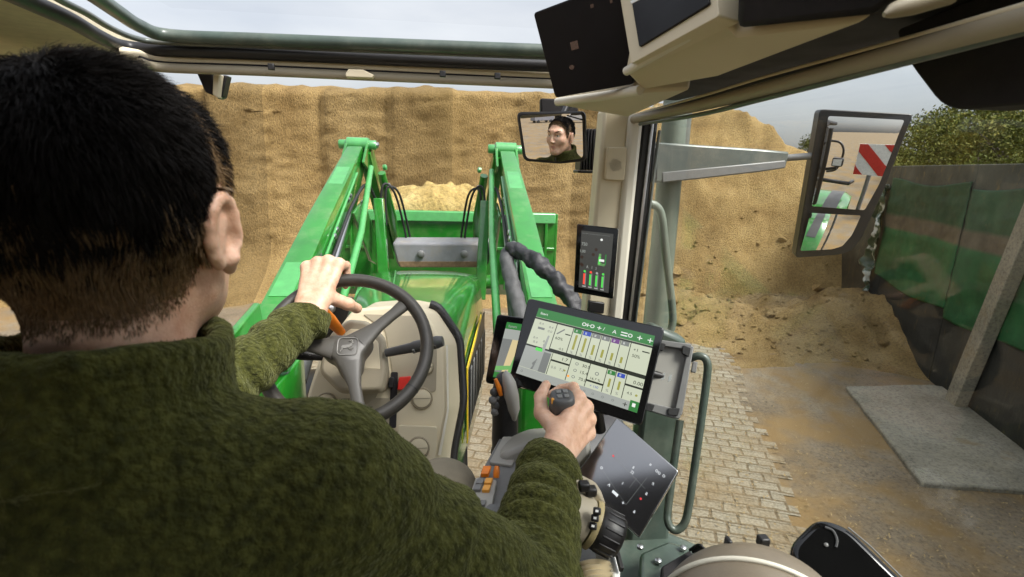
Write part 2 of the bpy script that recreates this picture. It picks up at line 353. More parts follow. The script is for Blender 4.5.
# ------------------------------------------------------------------ setting materials
def ground_like(name, stops, s, bump, bs, spots=None, rough=.95, stretch=None, bdist=.03, band=None):
    m, nt, b, out = new_mat(name); L = nt.links.new
    tc = N(nt, 'ShaderNodeTexCoord'); src = tc.outputs['Object']
    if stretch is not None:
        mp = N(nt, 'ShaderNodeMapping'); mp.inputs['Scale'].default_value = stretch; L(src, mp.inputs[0]); src2 = mp.outputs[0]
    else: src2 = src
    n1 = N(nt, 'ShaderNodeTexNoise', Scale=s, Detail=10., Roughness=.62); L(src2, n1.inputs['Vector'])
    c = ramp(nt, n1.outputs['Fac'], stops)
    n2 = N(nt, 'ShaderNodeTexNoise', Scale=bs, Detail=8., Roughness=.7); L(src2, n2.inputs['Vector'])
    sp = ramp(nt, n2.outputs['Fac'], [(.30, (.4, .38, .36)), (.5, (1, 1, 1)), (.68, (1.3, 1.25, 1.1))])
    mx = N(nt, 'ShaderNodeMix', data_type='RGBA', blend_type='MULTIPLY'); mx.inputs['Factor'].default_value = .85; L(c, mx.inputs['A']); L(sp, mx.inputs['B'])
    colr = mx.outputs['Result']
    if spots is not None:
        n3 = N(nt, 'ShaderNodeTexNoise', Scale=spots[0], Detail=7., Roughness=.45 if band else .6)
        if band is not None:
            mb_ = N(nt, 'ShaderNodeMapping'); mb_.inputs['Scale'].default_value = band; L(src, mb_.inputs[0]); L(mb_.outputs[0], n3.inputs['Vector'])
        else: L(src, n3.inputs['Vector'])
        f = ramp(nt, n3.outputs['Fac'], [(spots[1], (0, 0, 0)), (spots[2], (1, 1, 1))])
        m2 = N(nt, 'ShaderNodeMix', data_type='RGBA'); L(f, m2.inputs['Factor']); L(colr, m2.inputs['A']); m2.inputs['B'].default_value = (*spots[3], 1); colr = m2.outputs['Result']
    L(colr, b.inputs['Base Color']); b.inputs['Roughness'].default_value = rough; b.inputs['Specular IOR Level'].default_value = .25
    bp = N(nt, 'ShaderNodeBump', Strength=bump, Distance=bdist); L(n2.outputs['Fac'], bp.inputs['Height']); L(bp.outputs[0], b.inputs['Normal'])
    MATS[name] = m; return m
M_SILF = ground_like('cut_silage', [(.25, (.21, .134, .050)), (.5, (.32, .220, .092)), (.75, (.42, .30, .135))], 1.3, 1., 34., (1., .50, .72, (.245, .168, .060)), stretch=(1, 1, .55), band=(.42, .42, .035), bdist=.08)
M_SILP = ground_like('loose_silage', [(.25, (.20, .122, .044)), (.5, (.335, .228, .092)), (.75, (.44, .315, .14))], 1.6, 1., 30., (.45, .56, .78, (.16, .10, .038)), bdist=.09)
M_GROUND = ground_like('dirty_concrete_ground', [(.3, (.11, .083, .052)), (.5, (.165, .132, .09)), (.7, (.21, .178, .128))], .7, .6, 30., (1.1, .44, .60, (.20, .132, .058)), bdist=.012)
M_SLAB = ground_like('pale_concrete', [(.3, (.17, .155, .118)), (.55, (.255, .236, .185)), (.75, (.31, .29, .235))], 1.3, .35, 30., (1.6, .58, .75, (.22, .15, .07)), bdist=.008)
def paver_mat():
    m, nt, b, out = new_mat('stone_pavers'); L = nt.links.new
    tc = N(nt, 'ShaderNodeTexCoord'); nz = N(nt, 'ShaderNodeTexNoise', Scale=5., Detail=3.); L(tc.outputs['Object'], nz.inputs['Vector'])
    mm = N(nt, 'ShaderNodeMix', data_type='RGBA', blend_type='LINEAR_LIGHT'); mm.inputs['Factor'].default_value = .03; L(tc.outputs['Object'], mm.inputs['A']); L(nz.outputs['Color'], mm.inputs['B'])
    br = N(nt, 'ShaderNodeTexBrick', Scale=1.0); L(mm.outputs['Result'], br.inputs['Vector'])
    br.inputs['Brick Width'].default_value = .225; br.inputs['Row Height'].default_value = .145; br.inputs['Mortar Size'].default_value = .014; br.inputs['Mortar Smooth'].default_value = .4
    br.inputs['Color1'].default_value = (.275, .25, .19, 1); br.inputs['Color2'].default_value = (.23, .205, .152, 1); br.inputs['Mortar'].default_value = (.125, .095, .055, 1)
    n1 = N(nt, 'ShaderNodeTexNoise', Scale=1.3, Detail=9., Roughness=.65); L(tc.outputs['Object'], n1.inputs['Vector'])
    f = ramp(nt, n1.outputs['Fac'], [(.40, (0, 0, 0)), (.64, (.92, .92, .92))])
    m2 = N(nt, 'ShaderNodeMix', data_type='RGBA'); L(f, m2.inputs['Factor']); L(br.outputs['Color'], m2.inputs['A']); m2.inputs['B'].default_value = (.19, .138, .072, 1)
    n2 = N(nt, 'ShaderNodeTexNoise', Scale=45., Detail=6.); L(tc.outputs['Object'], n2.inputs['Vector'])
    sp = ramp(nt, n2.outputs['Fac'], [(.35, (.7, .68, .62)), (.6, (1.1, 1.08, 1.05))])
    m3 = N(nt, 'ShaderNodeMix', data_type='RGBA', blend_type='MULTIPLY'); m3.inputs['Factor'].default_value = 1; L(m2.outputs['Result'], m3.inputs['A']); L(sp, m3.inputs['B'])
    L(m3.outputs['Result'], b.inputs['Base Color']); b.inputs['Roughness'].default_value = .85
    bp = N(nt, 'ShaderNodeBump', Strength=.6, Distance=.01); L(br.outputs['Fac'], bp.inputs['Height']); bp.invert = True; L(bp.outputs[0], b.inputs['Normal'])
    return m
M_PAVE = paver_mat()
def wall_mat():
    """old board-marked concrete: grey top, darker towards the bottom, straw stuck on it"""
    m, nt, b, out = new_mat('weathered_concrete'); L = nt.links.new
    tc = N(nt, 'ShaderNodeTexCoord')
    n1 = N(nt, 'ShaderNodeTexNoise', Scale=1.6, Detail=10., Roughness=.65); L(tc.outputs['Object'], n1.inputs['Vector'])
    c = ramp(nt, n1.outputs['Fac'], [(.3, (.035, .037, .032)), (.55, (.075, .078, .066)), (.75, (.13, .128, .105))])
    mp = N(nt, 'ShaderNodeMapping'); mp.inputs['Scale'].default_value = (1, 1, .35); L(tc.outputs['Object'], mp.inputs[0])
    n2 = N(nt, 'ShaderNodeTexNoise', Scale=9., Detail=10., Roughness=.75); L(mp.outputs[0], n2.inputs['Vector'])
    f = ramp(nt, n2.outputs['Fac'], [(.56, (0, 0, 0)), (.64, (1, 1, 1))])
    m2 = N(nt, 'ShaderNodeMix', data_type='RGBA'); L(f, m2.inputs['Factor']); L(c, m2.inputs['A']); m2.inputs['B'].default_value = (.15, .12, .06, 1)
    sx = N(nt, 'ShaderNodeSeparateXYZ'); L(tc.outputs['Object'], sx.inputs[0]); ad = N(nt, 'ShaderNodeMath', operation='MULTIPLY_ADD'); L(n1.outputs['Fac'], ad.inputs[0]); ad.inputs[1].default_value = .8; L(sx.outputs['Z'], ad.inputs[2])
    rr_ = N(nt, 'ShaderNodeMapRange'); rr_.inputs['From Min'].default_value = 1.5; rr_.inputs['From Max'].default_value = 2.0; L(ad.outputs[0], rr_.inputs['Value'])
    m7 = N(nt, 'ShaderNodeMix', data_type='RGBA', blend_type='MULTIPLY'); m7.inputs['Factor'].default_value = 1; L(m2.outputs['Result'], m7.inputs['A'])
    c7 = ramp(nt, rr_.outputs[0], [(0, (.38, .38, .39)), (1, (1.25, 1.2, 1.12))]); L(c7, m7.inputs['B'])  # multiplies the colour darker towards the foot of the wall
    L(m7.outputs['Result'], b.inputs['Base Color']); b.inputs['Roughness'].default_value = .85; b.inputs['Specular IOR Level'].default_value = .2
    bp = N(nt, 'ShaderNodeBump', Strength=.4, Distance=.02); L(n2.outputs['Fac'], bp.inputs['Height']); L(bp.outputs[0], b.inputs['Normal']); return m
M_WALL = wall_mat()
def film_mat():
    m, nt, b, out = new_mat('green_silage_film'); L = nt.links.new
    tc = N(nt, 'ShaderNodeTexCoord'); sx = N(nt, 'ShaderNodeSeparateXYZ'); L(tc.outputs['Object'], sx.inputs[0])
    n0 = N(nt, 'ShaderNodeTexNoise', Scale=.6, Detail=4.); L(tc.outputs['Object'], n0.inputs['Vector'])
    ad = N(nt, 'ShaderNodeMath', operation='MULTIPLY_ADD'); L(n0.outputs['Fac'], ad.inputs[0]); ad.inputs[1].default_value = .16; L(sx.outputs['Z'], ad.inputs[2])
    mr = N(nt, 'ShaderNodeMapRange'); mr.inputs['From Min'].default_value = .6; mr.inputs['From Max'].default_value = 3.0; L(ad.outputs[0], mr.inputs['Value'])
    g1, g2, g3, gr = (.020, .105, .040), (.032, .13, .056), (.036, .085, .048), (.12, .105, .08)
    c = ramp(nt, mr.outputs[0], [(.0, g1), (.14, g2), (.20, g1), (.42, g1), (.455, g2), (.475, gr), (.55, gr), (.575, g3), (.78, g3), (.9, (.028, .07, .036))])
    n2 = N(nt, 'ShaderNodeTexNoise', Scale=7., Detail=10., Roughness=.75); L(tc.outputs['Object'], n2.inputs['Vector'])
    f = ramp(nt, n2.outputs['Fac'], [(.58, (0, 0, 0)), (.72, (.7, .7, .7))])
    m2 = N(nt, 'ShaderNodeMix', data_type='RGBA'); L(f, m2.inputs['Factor']); L(c, m2.inputs['A']); m2.inputs['B'].default_value = (.15, .122, .06, 1)
    n4 = N(nt, 'ShaderNodeTexNoise', Scale=1.4, Detail=8., Roughness=.7); L(tc.outputs['Object'], n4.inputs['Vector'])
    f4 = ramp(nt, n4.outputs['Fac'], [(.35, (.55, .55, .55)), (.65, (1.25, 1.2, 1.1))])
    m3 = N(nt, 'ShaderNodeMix', data_type='RGBA', blend_type='MULTIPLY'); m3.inputs['Factor'].default_value = 1; L(m2.outputs['Result'], m3.inputs['A']); L(f4, m3.inputs['B'])
    L(m3.outputs['Result'], b.inputs['Base Color']); b.inputs['Roughness'].default_value = .7; b.inputs['Specular IOR Level'].default_value = .2
    bp = N(nt, 'ShaderNodeBump', Strength=.35, Distance=.02); L(n2.outputs['Fac'], bp.inputs['Height']); L(bp.outputs[0], b.inputs['Normal']); return m
M_FILM = film_mat()

# ------------------------------------------------------------------ ground, paving
def grid_mesh(name, xs, ys, zf, m, kind=None, smooth=180):
    X, Y = np.meshgrid(xs, ys, indexing='ij'); P = np.stack([X.ravel(), Y.ravel(), np.zeros(X.size)], 1); Z = zf(P); P[:, 2] = Z
    ny = len(ys); F = [(i*ny+j, (i+1)*ny+j, (i+1)*ny+j+1, i*ny+j+1) for i in range(len(xs)-1) for j in range(ny-1)]
    return tag(new_mesh(name, P, F, m, smooth=smooth), kind=kind)
gx = np.concatenate([[-900, -300, -100, -40], np.arange(-20, 24.1, .35), [40, 100, 300, 900]])
gy = np.concatenate([[-900, -300, -100, -40], np.arange(-16, 20.1, .35), [40, 100, 300, 900]])
grid_mesh('ground', gx, gy, lambda P: .002*fbm(P, .8, 3) - .008, M_GROUND, 'structure')
BD = nrm(A3(math.sin(R(19.5)), math.cos(R(19.5)), 0)); BN = A3(BD[1], -BD[0], 0)     # bunker direction and its right-hand normal
# paved strip: stepped right edge where the silage dirt has crept over the stones
e0 = at(808, 522, Z=0.0) - A3(.13, 0, 0); V = []; xs_ = []
rows = np.arange(-7, 5.2, .145)
pv = MB(); prev = None
for k, t in enumerate(rows):
    p = e0 + BD*t; off = (.11 if k % 2 else 0) + .05*math.sin(k*.37) + .03*random.random()
    p2 = p + BN*off; a = p2 - BN*(6.5 if t < 2 else 6.5); d = BD*.14
    pv.add([a, p2, p2+d, a+d], [(0, 1, 2, 3)])
o = pv.build('paving', M_PAVE, smooth=0, loc=e0); tag(o, kind='structure')
o.rotation_euler[2] = 0
# lay the stones along the strip: rotate mesh data so that the brick pattern follows the strip
a = R(19.5); Rz = Matrix.Rotation(a, 4, 'Z'); o.data.transform(Rz); o.rotation_euler[2] = -a
# pale concrete slab, a low step above the yard
sl = [at(x, y, Z=.045) for x, y in ((846, 386), (922, 482), (1024, 490), (1180, 522), (1260, 472), (1010, 396), (930, 384))]
def rough_edge(P, n=7, a=.05):
    out = []
    for i in range(len(P)):
        p, q = np.asarray(P[i]), np.asarray(P[(i+1) % len(P)])
        for t in np.linspace(0, 1, n, endpoint=False):
            v = p+(q-p)*t; j = A3(random.uniform(-a, a), random.uniform(-a, a), 0) if t > 0 else 0; out.append(v+j)
    return out
tag(MB().prism(rough_edge(sl, 9, .010), A3(0, 0, -.2)).build('pavement', M_SLAB, smooth=30, bevel=.02), kind='structure')

# ------------------------------------------------------------------ silage: cut face, loose heap, spill
XF = np.linspace(-17, 3.6, 190); ZF = np.concatenate([np.linspace(-.1, 4.25, 66), [4.33, 4.39, 4.42, 4.44, 4.46, 4.5, 4.55]])
V = []
cuts = [-16, -13.2, -10.6, -8.3, -6.55, -5.2, -4.05, -2.75, -1.35, .05, 1.4, 2.7, 4]
def face_pt(x, z, top):
    i = max(k for k in range(len(cuts)) if cuts[k] <= x+1e-6 or k == 0); blk = [0, .25, -.1, .18, .34, -.05, .22, .02, -.08, .12, 0, .1, 0][i]*.6
    return x, 11.6 + .06*(z if z < 4.3 else 4.3) + blk, z
for x in XF:
    for j, z in enumerate(ZF):
        px, py, pz = face_pt(x, z, 0); top = max(0, j-65); V.append((px, py + (0, .1, .3, .7, 1.5, 3, 6, 12)[top], pz))
V = np.array(V); nz_ = len(ZF)
d = fbm(V, 1.1, 5, 3)*.035 + fbm(V*A3(1, 1, 1.6), 5., 3, 9)*.035
cutd = np.min(np.abs(V[:, 0:1] + .10*fnoise(V, .9, 4)[:, None] - np.array(cuts)[None, :]), axis=1); d += -.045*np.exp(-(cutd/.05)**2)*-1
V[:, 1] += d; V[:, 2] += np.where(V[:, 2] > 3.9, fbm(V, .9, 4, 5)*.13, 0) + .025*(V[:, 0]+6)*(V[:, 2]/4.4)*.35
# foot of the face runs out into a skirt of loose crumbs
sk = np.clip(1.1 - V[:, 2], 0, 1.1); V[:, 1] -= sk**2*(1.1+.5*fbm(V, .6, 3, 8))
F = [(i*nz_+j, (i+1)*nz_+j, (i+1)*nz_+j+1, i*nz_+j+1) for i in range(len(XF)-1) for j in range(nz_-1)]
blk_of = np.array([max([k for k in range(len(cuts)) if cuts[k] <= XF[i]+.05] or [0]) for i in range(len(XF)-1)]); mi_ = np.repeat(np.array([0, 1, 2, 0, 2, 1, 2, 0, 1, 2, 0, 1, 2])[blk_of], nz_-1)
def tone(m, k, n):
    c = m.copy(); c.name = n
    for nd in c.node_tree.nodes:
        if nd.type == 'VALTORGB':
            for e in nd.color_ramp.elements:
                if e.color[0] != e.color[2] and e.color[0] < .6: e.color = (e.color[0]*k, e.color[1]*k*.985, e.color[2]*k*.96, 1)
    return c
tag(new_mesh('silage_clamp', V, F, [M_SILF, tone(M_SILF, .80, 'cut_silage_moist'), tone(M_SILF, 1.14, 'cut_silage_dry')], smooth=180, mi=mi_), 'tall upright silage face sliced into blocks, behind the front loader', 'silage clamp')
WN_ = A3(-2.83, 1.12, 0)/math.hypot(2.83, 1.12)
def heap(P):
    x, y = P[:, 0], P[:, 1]; t = (x-5.2)*BN[0]+(y-10)*BN[1]
    base = 10.3 - .22*(x-4) + .28*fnoise(P, .55, 2)
    top = 4.42 + .15*fbm(P, .5, 3, 6) - np.clip(x-7.0, 0, 9)**1.15*.62 + .1*np.clip(x-4.5, -2, 2)
    s = (y-base)
    z = np.where(s < 0, .0, np.where(s < 1.0, .34*np.sqrt(np.clip(s, 0, 1)), .34 + (s-1.0)*1.75))
    z = smin(z, top, .5) if True else z
    fur = -.22*np.exp(-((s-.95)/.22)**2)*np.clip((x-5)/1., 0, 1)
    spill = .62*np.exp(-(((x-8.2)/1.15)**2 + ((y-8.6)/1.5)**2)) + .42*np.exp(-(((x-6.6)/1.9)**2 + ((y-8.9)/1.0)**2)) + .16*np.exp(-(((x-4.6)/1.7)**2+((y-9.1)/.8)**2))+.35*np.exp(-(((x-7.9)/.5)**2 + ((y-6.6)/1.3)**2))
    lay = .045*np.clip((s+3.4+.9*fbm(P, .5, 3, 21))/.5, 0, 1)*np.clip((7.9-x)/1.2, 0, 1)
    z = np.maximum(z+fur, np.maximum(spill, lay)) + fbm(P, 1.3, 4, 11)*.17*np.clip(z*2-.08+spill*2, 0.05, 1) + .11*fbm(P, 3.4, 3, 3)*np.clip(z*4+spill*3, 0, 1)
    return z - .05
hx = np.arange(2.0, 15, .085); hy = np.arange(4.8, 17, .085)
grid_mesh('silage_heap', hx, hy, heap, M_SILP); tag(bpy.data.objects['silage_heap'], 'brown loose silage heap sloping down to the concrete wall', 'silage heap')
cl = MB(); rc = np.random.default_rng(4)
for k in range(900):
    x, y = rc.uniform(2.5, 10.5), rc.uniform(5.6, 11.6); z = heap(A3(x, y, 0)[None])[0]
    if z < .0 or z > 2.2 or (x-7.95)*WN_[0]+(y-8.6)*WN_[1] < .25: continue
    r = rc.uniform(.02, .05)*(1+2.2*(rc.random() > .93)); k0 = len(cl.V); cl.ico((x, y, z+r*.2), r, 1, (1, rc.uniform(.7, 1.2), .7)); cl.V[k0:] = [tuple(np.array(v)+rc.normal(size=3)*r*.16) for v in cl.V[k0:]]
tag(cl.build('silage_clods', M_SILP, smooth=60), 'loose clods of silage scattered over the foot of the heap', 'clods', kind='stuff')
# bits of silage lying about on the yard
bits = MB(); cr_ = []
pos = [at(random.uniform(640, 1024), random.uniform(365, 575), Z=.02) for _ in range(2200)] + [A3(random.uniform(-4, 7), random.uniform(6, 10.5), .02) for _ in range(1500)]
for p in pos:
    q = random.uniform(0, 6.28); l = random.uniform(.004, .015); d1 = A3(math.cos(q), math.sin(q), random.uniform(-.2, .5))*l; d2 = A3(-math.sin(q), math.cos(q), .3)*l*.35
    bits.add([p-d1-d2, p+d1-d2, p+d1+d2, p-d1+d2], [(0, 1, 2, 3)])
tag(bits.build('silage_crumbs', mat('crumb', (.24, .17, .075), .9, var=.35), smooth=0), 'yellowish chopped maize crumbs strewn over the yard', 'crumbs', kind='stuff')

# ------------------------------------------------------------------ bunker wall with its film, buttress
W0 = at(900, 163, Y=8.9); W0 = A3(7.95, 8.6, 0); WD = nrm(A3(1.12, 2.83, 0)); WN = A3(-WD[1], WD[0], 0)
wall = thing('concrete_wall', W0, 'long grey concrete bunker wall under the trees', 'wall')
def wpt(t, z, e=0): return W0 + WD*t + A3(0, 0, z) + WN*e
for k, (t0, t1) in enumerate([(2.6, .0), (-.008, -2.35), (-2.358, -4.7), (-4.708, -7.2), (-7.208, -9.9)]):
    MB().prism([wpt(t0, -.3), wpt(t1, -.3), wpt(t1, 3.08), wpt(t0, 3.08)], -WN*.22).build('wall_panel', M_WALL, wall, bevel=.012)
bt = MB()
for t in (-3.1, -9.6):
    bt = MB().prism([wpt(t, -.3, .03), wpt(t-.26, -.3, .03), wpt(t-.95, 3.0, .03), wpt(t-.72, 3.0, .03)], WN*.14)
    bt.build('buttress', M_SLAB, wall, bevel=.01)
def film(t0, t1, z0, z1, name, lab, seed):
    n, m_ = 90, 70; V = []
    for t in np.linspace(t0, t1, n):
        for z in np.linspace(z0, z1, m_): V.append(wpt(t, z + .05*math.sin(t*2.1+seed), .0))
    V = np.array(V); f = .018 + .012*fbm(V*A3(1, 1, 3), 1.6, 4, seed) + .006*fnoise(V, 9, seed)
    V = V + WN*np.maximum(f, .006)[:, None]; F = [(i*m_+j, (i+1)*m_+j, (i+1)*m_+j+1, i*m_+j+1) for i in range(n-1) for j in range(m_-1)]
    o = new_mesh(name, V, F, M_FILM, smooth=180, loc=A3(W0[0], W0[1], .35)); so_ = o.modifiers.new('s', 'SOLIDIFY'); so_.thickness = .004
    return tag(o, lab, 'plastic film')
film(.25, -2.34, 1.05, 2.82, 'plastic_film', 'green plastic sheet hanging on the concrete wall beside the silage heap', 1)
film(-2.37, -9.5, 1.0, 2.80, 'plastic_film', 'second green plastic sheet on the wall, running behind the slanting concrete post', 4)
# crumpled end of the film where it comes out of the silage
cf = []; n, m_ = 26, 70
for i in range(n):
    for j in range(m_):
        u, z = i/(n-1), .75 + 2.0*j/(m_-1); wv = .34*(.45+.55*abs(math.sin(z*3.1+.6)))*(1 if z > 1.2 else .6)
        p = wpt(.20 + u*wv, z, .05 + .10*math.sin(u*9+z*5) * u + .03); cf.append(p)
cf = np.array(cf); cf += WN*(fbm(cf, 5, 3, 2)*.07)[:, None] + WD*(fbm(cf, 4, 3, 7)*.06)[:, None]
m, nt, b, out = new_mat('crumpled_film'); n1 = N(nt, 'ShaderNodeTexNoise', Scale=5., Detail=3.); tc = N(nt, 'ShaderNodeTexCoord'); nt.links.new(tc.outputs['Object'], n1.inputs['Vector'])
nt.links.new(ramp(nt, n1.outputs['Fac'], [(.46, (.02, .05, .028)), (.54, (.035, .075, .04)), (.60, (.5, .53, .5))]), b.inputs['Base Color']); b.inputs['Roughness'].default_value = .3
o = new_mesh('crumpled_film', cf, [(i*m_+j, (i+1)*m_+j, (i+1)*m_+j+1, i*m_+j+1) for i in range(n-1) for j in range(m_-1)], m, smooth=180); o.modifiers.new('s', 'SOLIDIFY').thickness = .004
tag(o, 'crumpled green and white film edge sticking out between heap and wall', 'plastic film')

# ------------------------------------------------------------------ trees behind the wall
BARK = mat('bark', (.07, .055, .04), .9, var=.3, nscale=8, bump=.6, bscale=30, bdist=.02)
def leaf_mat(name, c1, c2, c3):
    m, nt, b, out = new_mat(name); oi = N(nt, 'ShaderNodeObjectInfo'); tc = N(nt, 'ShaderNodeTexCoord'); n = N(nt, 'ShaderNodeTexNoise', Scale=.8, Detail=5., Roughness=.7); nt.links.new(tc.outputs['Object'], n.inputs['Vector'])
    nt.links.new(ramp(nt, n.outputs['Fac'], [(.28, c1), (.46, c2), (.66, c3)]), b.inputs['Base Color']); b.inputs['Roughness'].default_value = .6
    b.inputs['Specular IOR Level'].default_value = .08; return m
LEAF = [leaf_mat('leaves_olive', (.022, .034, .006), (.062, .078, .012), (.125, .13, .024)), leaf_mat('leaves_dark', (.018, .030, .008), (.048, .064, .013), (.10, .108, .025)), leaf_mat('leaves_yellow', (.032, .04, .007), (.092, .098, .016), (.165, .15, .032))]
def make_tree(seed, h, rad, lm, lab):
    rs = np.random.default_rng(seed); root = thing('leafy_tree', (0, 0, 0), lab, 'tree', 'trees behind the bunker wall')
    tr = MB(); tips = []
    tr.tube([A3(0, 0, -.2), A3(.1, .05, h*.2), A3(-.05, .1, h*.45), A3(.05, 0, h*.75)], [.2, .15, .11, .04], 8)
    for k in range(11):
        z = h*rs.uniform(.15, .65); a = k*2.4+rs.uniform(0, .8); r = rad*rs.uniform(.55, .95); e = A3(math.cos(a)*r, math.sin(a)*r, z+rs.uniform(.1, .34)*h)
        tr.tube([A3(0, 0, z), e*A3(.5, .5, 0)+A3(0, 0, z+(e[2]-z)*.35), e], [.07, .045, .015], 5); tips += [e, e*A3(.55, .55, 1)+A3(0, 0, -.1*h*rs.random())]
    tips += [A3(rs.normal()*.2*rad, rs.normal()*.2*rad, h*q) for q in (.78, .88, .97)]
    tr.build('trunk', BARK, root); V, F = [], []; nb = 0
    for t in tips:
        nl = int(rs.integers(420, 640)); s = rad*rs.uniform(.2, .36)
        dd = rs.normal(size=(nl, 3)); dd /= np.linalg.norm(dd, axis=1)[:, None]; p = t + dd*(s*rs.random((nl, 1))**.45)*A3(1, 1, .75)
        a = rs.normal(size=(nl, 3)); a /= np.linalg.norm(a, axis=1)[:, None]; b2 = np.cross(a, rs.normal(size=(nl, 3))); b2 /= np.linalg.norm(b2, axis=1)[:, None]
        l = rs.uniform(.025, .07, (nl, 1))*(h/5); q = np.stack([p-a*l, p+b2*l*.55, p+a*l, p-b2*l*.55], 1).reshape(-1, 3); V.append(q); F.append(np.arange(nl*4).reshape(-1, 4)+nb); nb += nl*4
    new_mesh('crown', np.concatenate(V), np.concatenate(F), lm, root, smooth=0); return root
def copy_tree(o, parent=None):
    c = o.copy(); COL.objects.link(c)
    if parent is not None: c.parent = parent
    for ch in list(o.children): copy_tree(ch, c)
    return c
protos = [make_tree(3, 4.6, 2.3, LEAF[0], 'x'), make_tree(5, 5.2, 2.2, LEAF[1], 'x'), make_tree(8, 4.2, 2.5, LEAF[2], 'x')]
spots = [(905, 0, 19, .95, 'small olive tree just behind the side mirror, leftmost of the trees'), (928, 2, 17, 1.1, 'yellowish tree next to the side mirror, above the wall end'), (955, 0, 20, 1.25, 'tall green tree under the black roof corner'),
         (975, 2, 15, 1.12, 'yellowish olive tree over the green film'), (1004, 2, 16, 1.25, 'yellow green tree above the wall, near the frame edge'), (1030, 0, 18, 1.5, 'dark broad tree cut by the picture edge'), (1050, 0, 13, 1.0, 'olive tree at the right edge of the picture'),
         (890, 1, 28, .9, 'far dark tree showing between heap and mirror'), (945, 0, 26, 1.3, 'far olive tree behind the front row'), (985, 2, 25, 1.35, 'far yellowish tree behind the front row'), (820, 1, 40, 1.2, 'distant dark tree peeping over the silage heap')]
used = set()
for px, k, Y, s, lab in spots:
    t = protos[k] if k not in used else copy_tree(protos[k]); used.add(k); p = at(px, 170, Y=Y); t.location = (p[0], p[1], 0); t.scale = (s, s, s*random.uniform(.94, 1.06)); t.rotation_euler[2] = random.uniform(0, 6.28); t['label'] = lab
# ================================================================== TRACTOR
T = thing('tractor', (0, 1.5, 0), 'green tractor seen from its own cab, beige interior and steering wheel', 'tractor')
def flat(name, pxs, m, parent, th=.02, bevel=.003, r=0., smooth=30, **k):
    """plate through pixels with given depth keyword; th pushed away from the camera"""
    P = [at(x, y, **k) for x, y in pxs]; c = sum(P)/len(P); n = nrm(np.cross(P[1]-P[0], P[2]-P[0]))
    if n @ (c-CAMP) < 0: n = -n
    if r: P = round_poly(P, r)
    return MB().prism(P, n*th).build(name, m, parent, bevel=bevel, smooth=smooth)

# ---- roof: sunroof surround, header
z0 = at(260, 46, Y=1.3)[2]
def strip(name, pxs, z, r, m, flatten=None, n=14):
    P = bez([at(x, y, Z=z) for x, y in pxs], 8); return MB().tube(P, r, n).build(name, m, T, smooth=60)
strip('sunroof_rail', [(40, -12), (62, 1), (86, 13), (110, 27.5), (135, 38), (165, 42.5), (260, 46), (400, 51.5), (560, 57.5)], z0, .006, SILVERG)
strip('sunroof_frame', [(70, -20), (95, -4), (118, 12), (140, 26), (170, 35.5), (260, 39.5), (400, 45), (560, 51)], z0+.01, .0135, GSTEEL)
strip('sunroof_seal', [(0, -12), (35, 4), (70, 20), (100, 37), (125, 47), (165, 50), (260, 53.5), (400, 59.5), (560, 66)], z0-.012, .0145, BLACK)
strip('header_rail', [(118, 52), (165, 58.5), (260, 62.5), (400, 68.5), (560, 75.5)], z0-.028, .0125, BEIGE)
strip('header_trim', [(140, 63), (165, 67.8), (260, 71.3), (400, 77.6), (560, 84.5)], z0-.05, .0105, BEIGE_D)
strip('header_groove', [(140, 58.5), (165, 63.6), (260, 67.2), (400, 73.4), (560, 80.4)], z0-.04, .0055, BLACKM)
for x, y in ((274, 70), (443, 77), (497, 79)):
    p = at(x, y, Z=z0-.05) - A3(0, .016, -.004); MB().box(p, (.014, .01, .014)).build('clip', BLACK, T, bevel=.002)
p = [at(x, y, Y=1.28) for x, y in ((345, 74), (348, 69), (363, 69.5), (374, 75), (372, 78), (346, 77))]; MB().prism(p, A3(0, .02, 0)).build('latch', BEIGE, T, bevel=.002)
lin = MB(); zl = z0-.012
P = [at(x, y, Z=zl) for x, y in ((-160, -190), (-60, -38), (0, -2), (40, 14), (85, 34), (112, 50), (150, 62), (150, 66), (60, 62), (-300, 62), (-900, -190))]
MB().prism(P, A3(0, 0, .05)).build('roof_liner', LINER, T, bevel=.008)
MB().box((-.79, .35, 2.98), (.07, 2.2, .16)).build('roof_rail', BEIGE_D, T, bevel=.02)
MB().box((0, -.43, 3.12), (1.7, 1.46, .05)).build('roof_panel', BLACKM, T, bevel=.02)
MB().box((0.03, .85, 3.22), (.98, 1.08, .006)).build('sunroof_glass', GLASSC, T, smooth=0)
# bracket below the header next to the driver's head
MB().prism([at(x, y, Y=1.36) for x, y in ((213, 74), (220, 74), (217, 98), (212, 94))], A3(0, .03, 0)).build('visor_bracket', BEIGE, T, bevel=.003)
MB().prism([at(x, y, Y=1.38) for x, y in ((220, 75), (227, 75), (222, 97), (217, 99))], A3(0, .03, 0)).build('visor_bracket', BLACK, T, bevel=.003)
MB().prism([at(x, y, Y=1.37) for x, y in ((196, 72), (213, 73), (212, 95), (205, 92))], A3(0, .05, 0)).build('corner_bracket', BLACKM, T, bevel=.003)
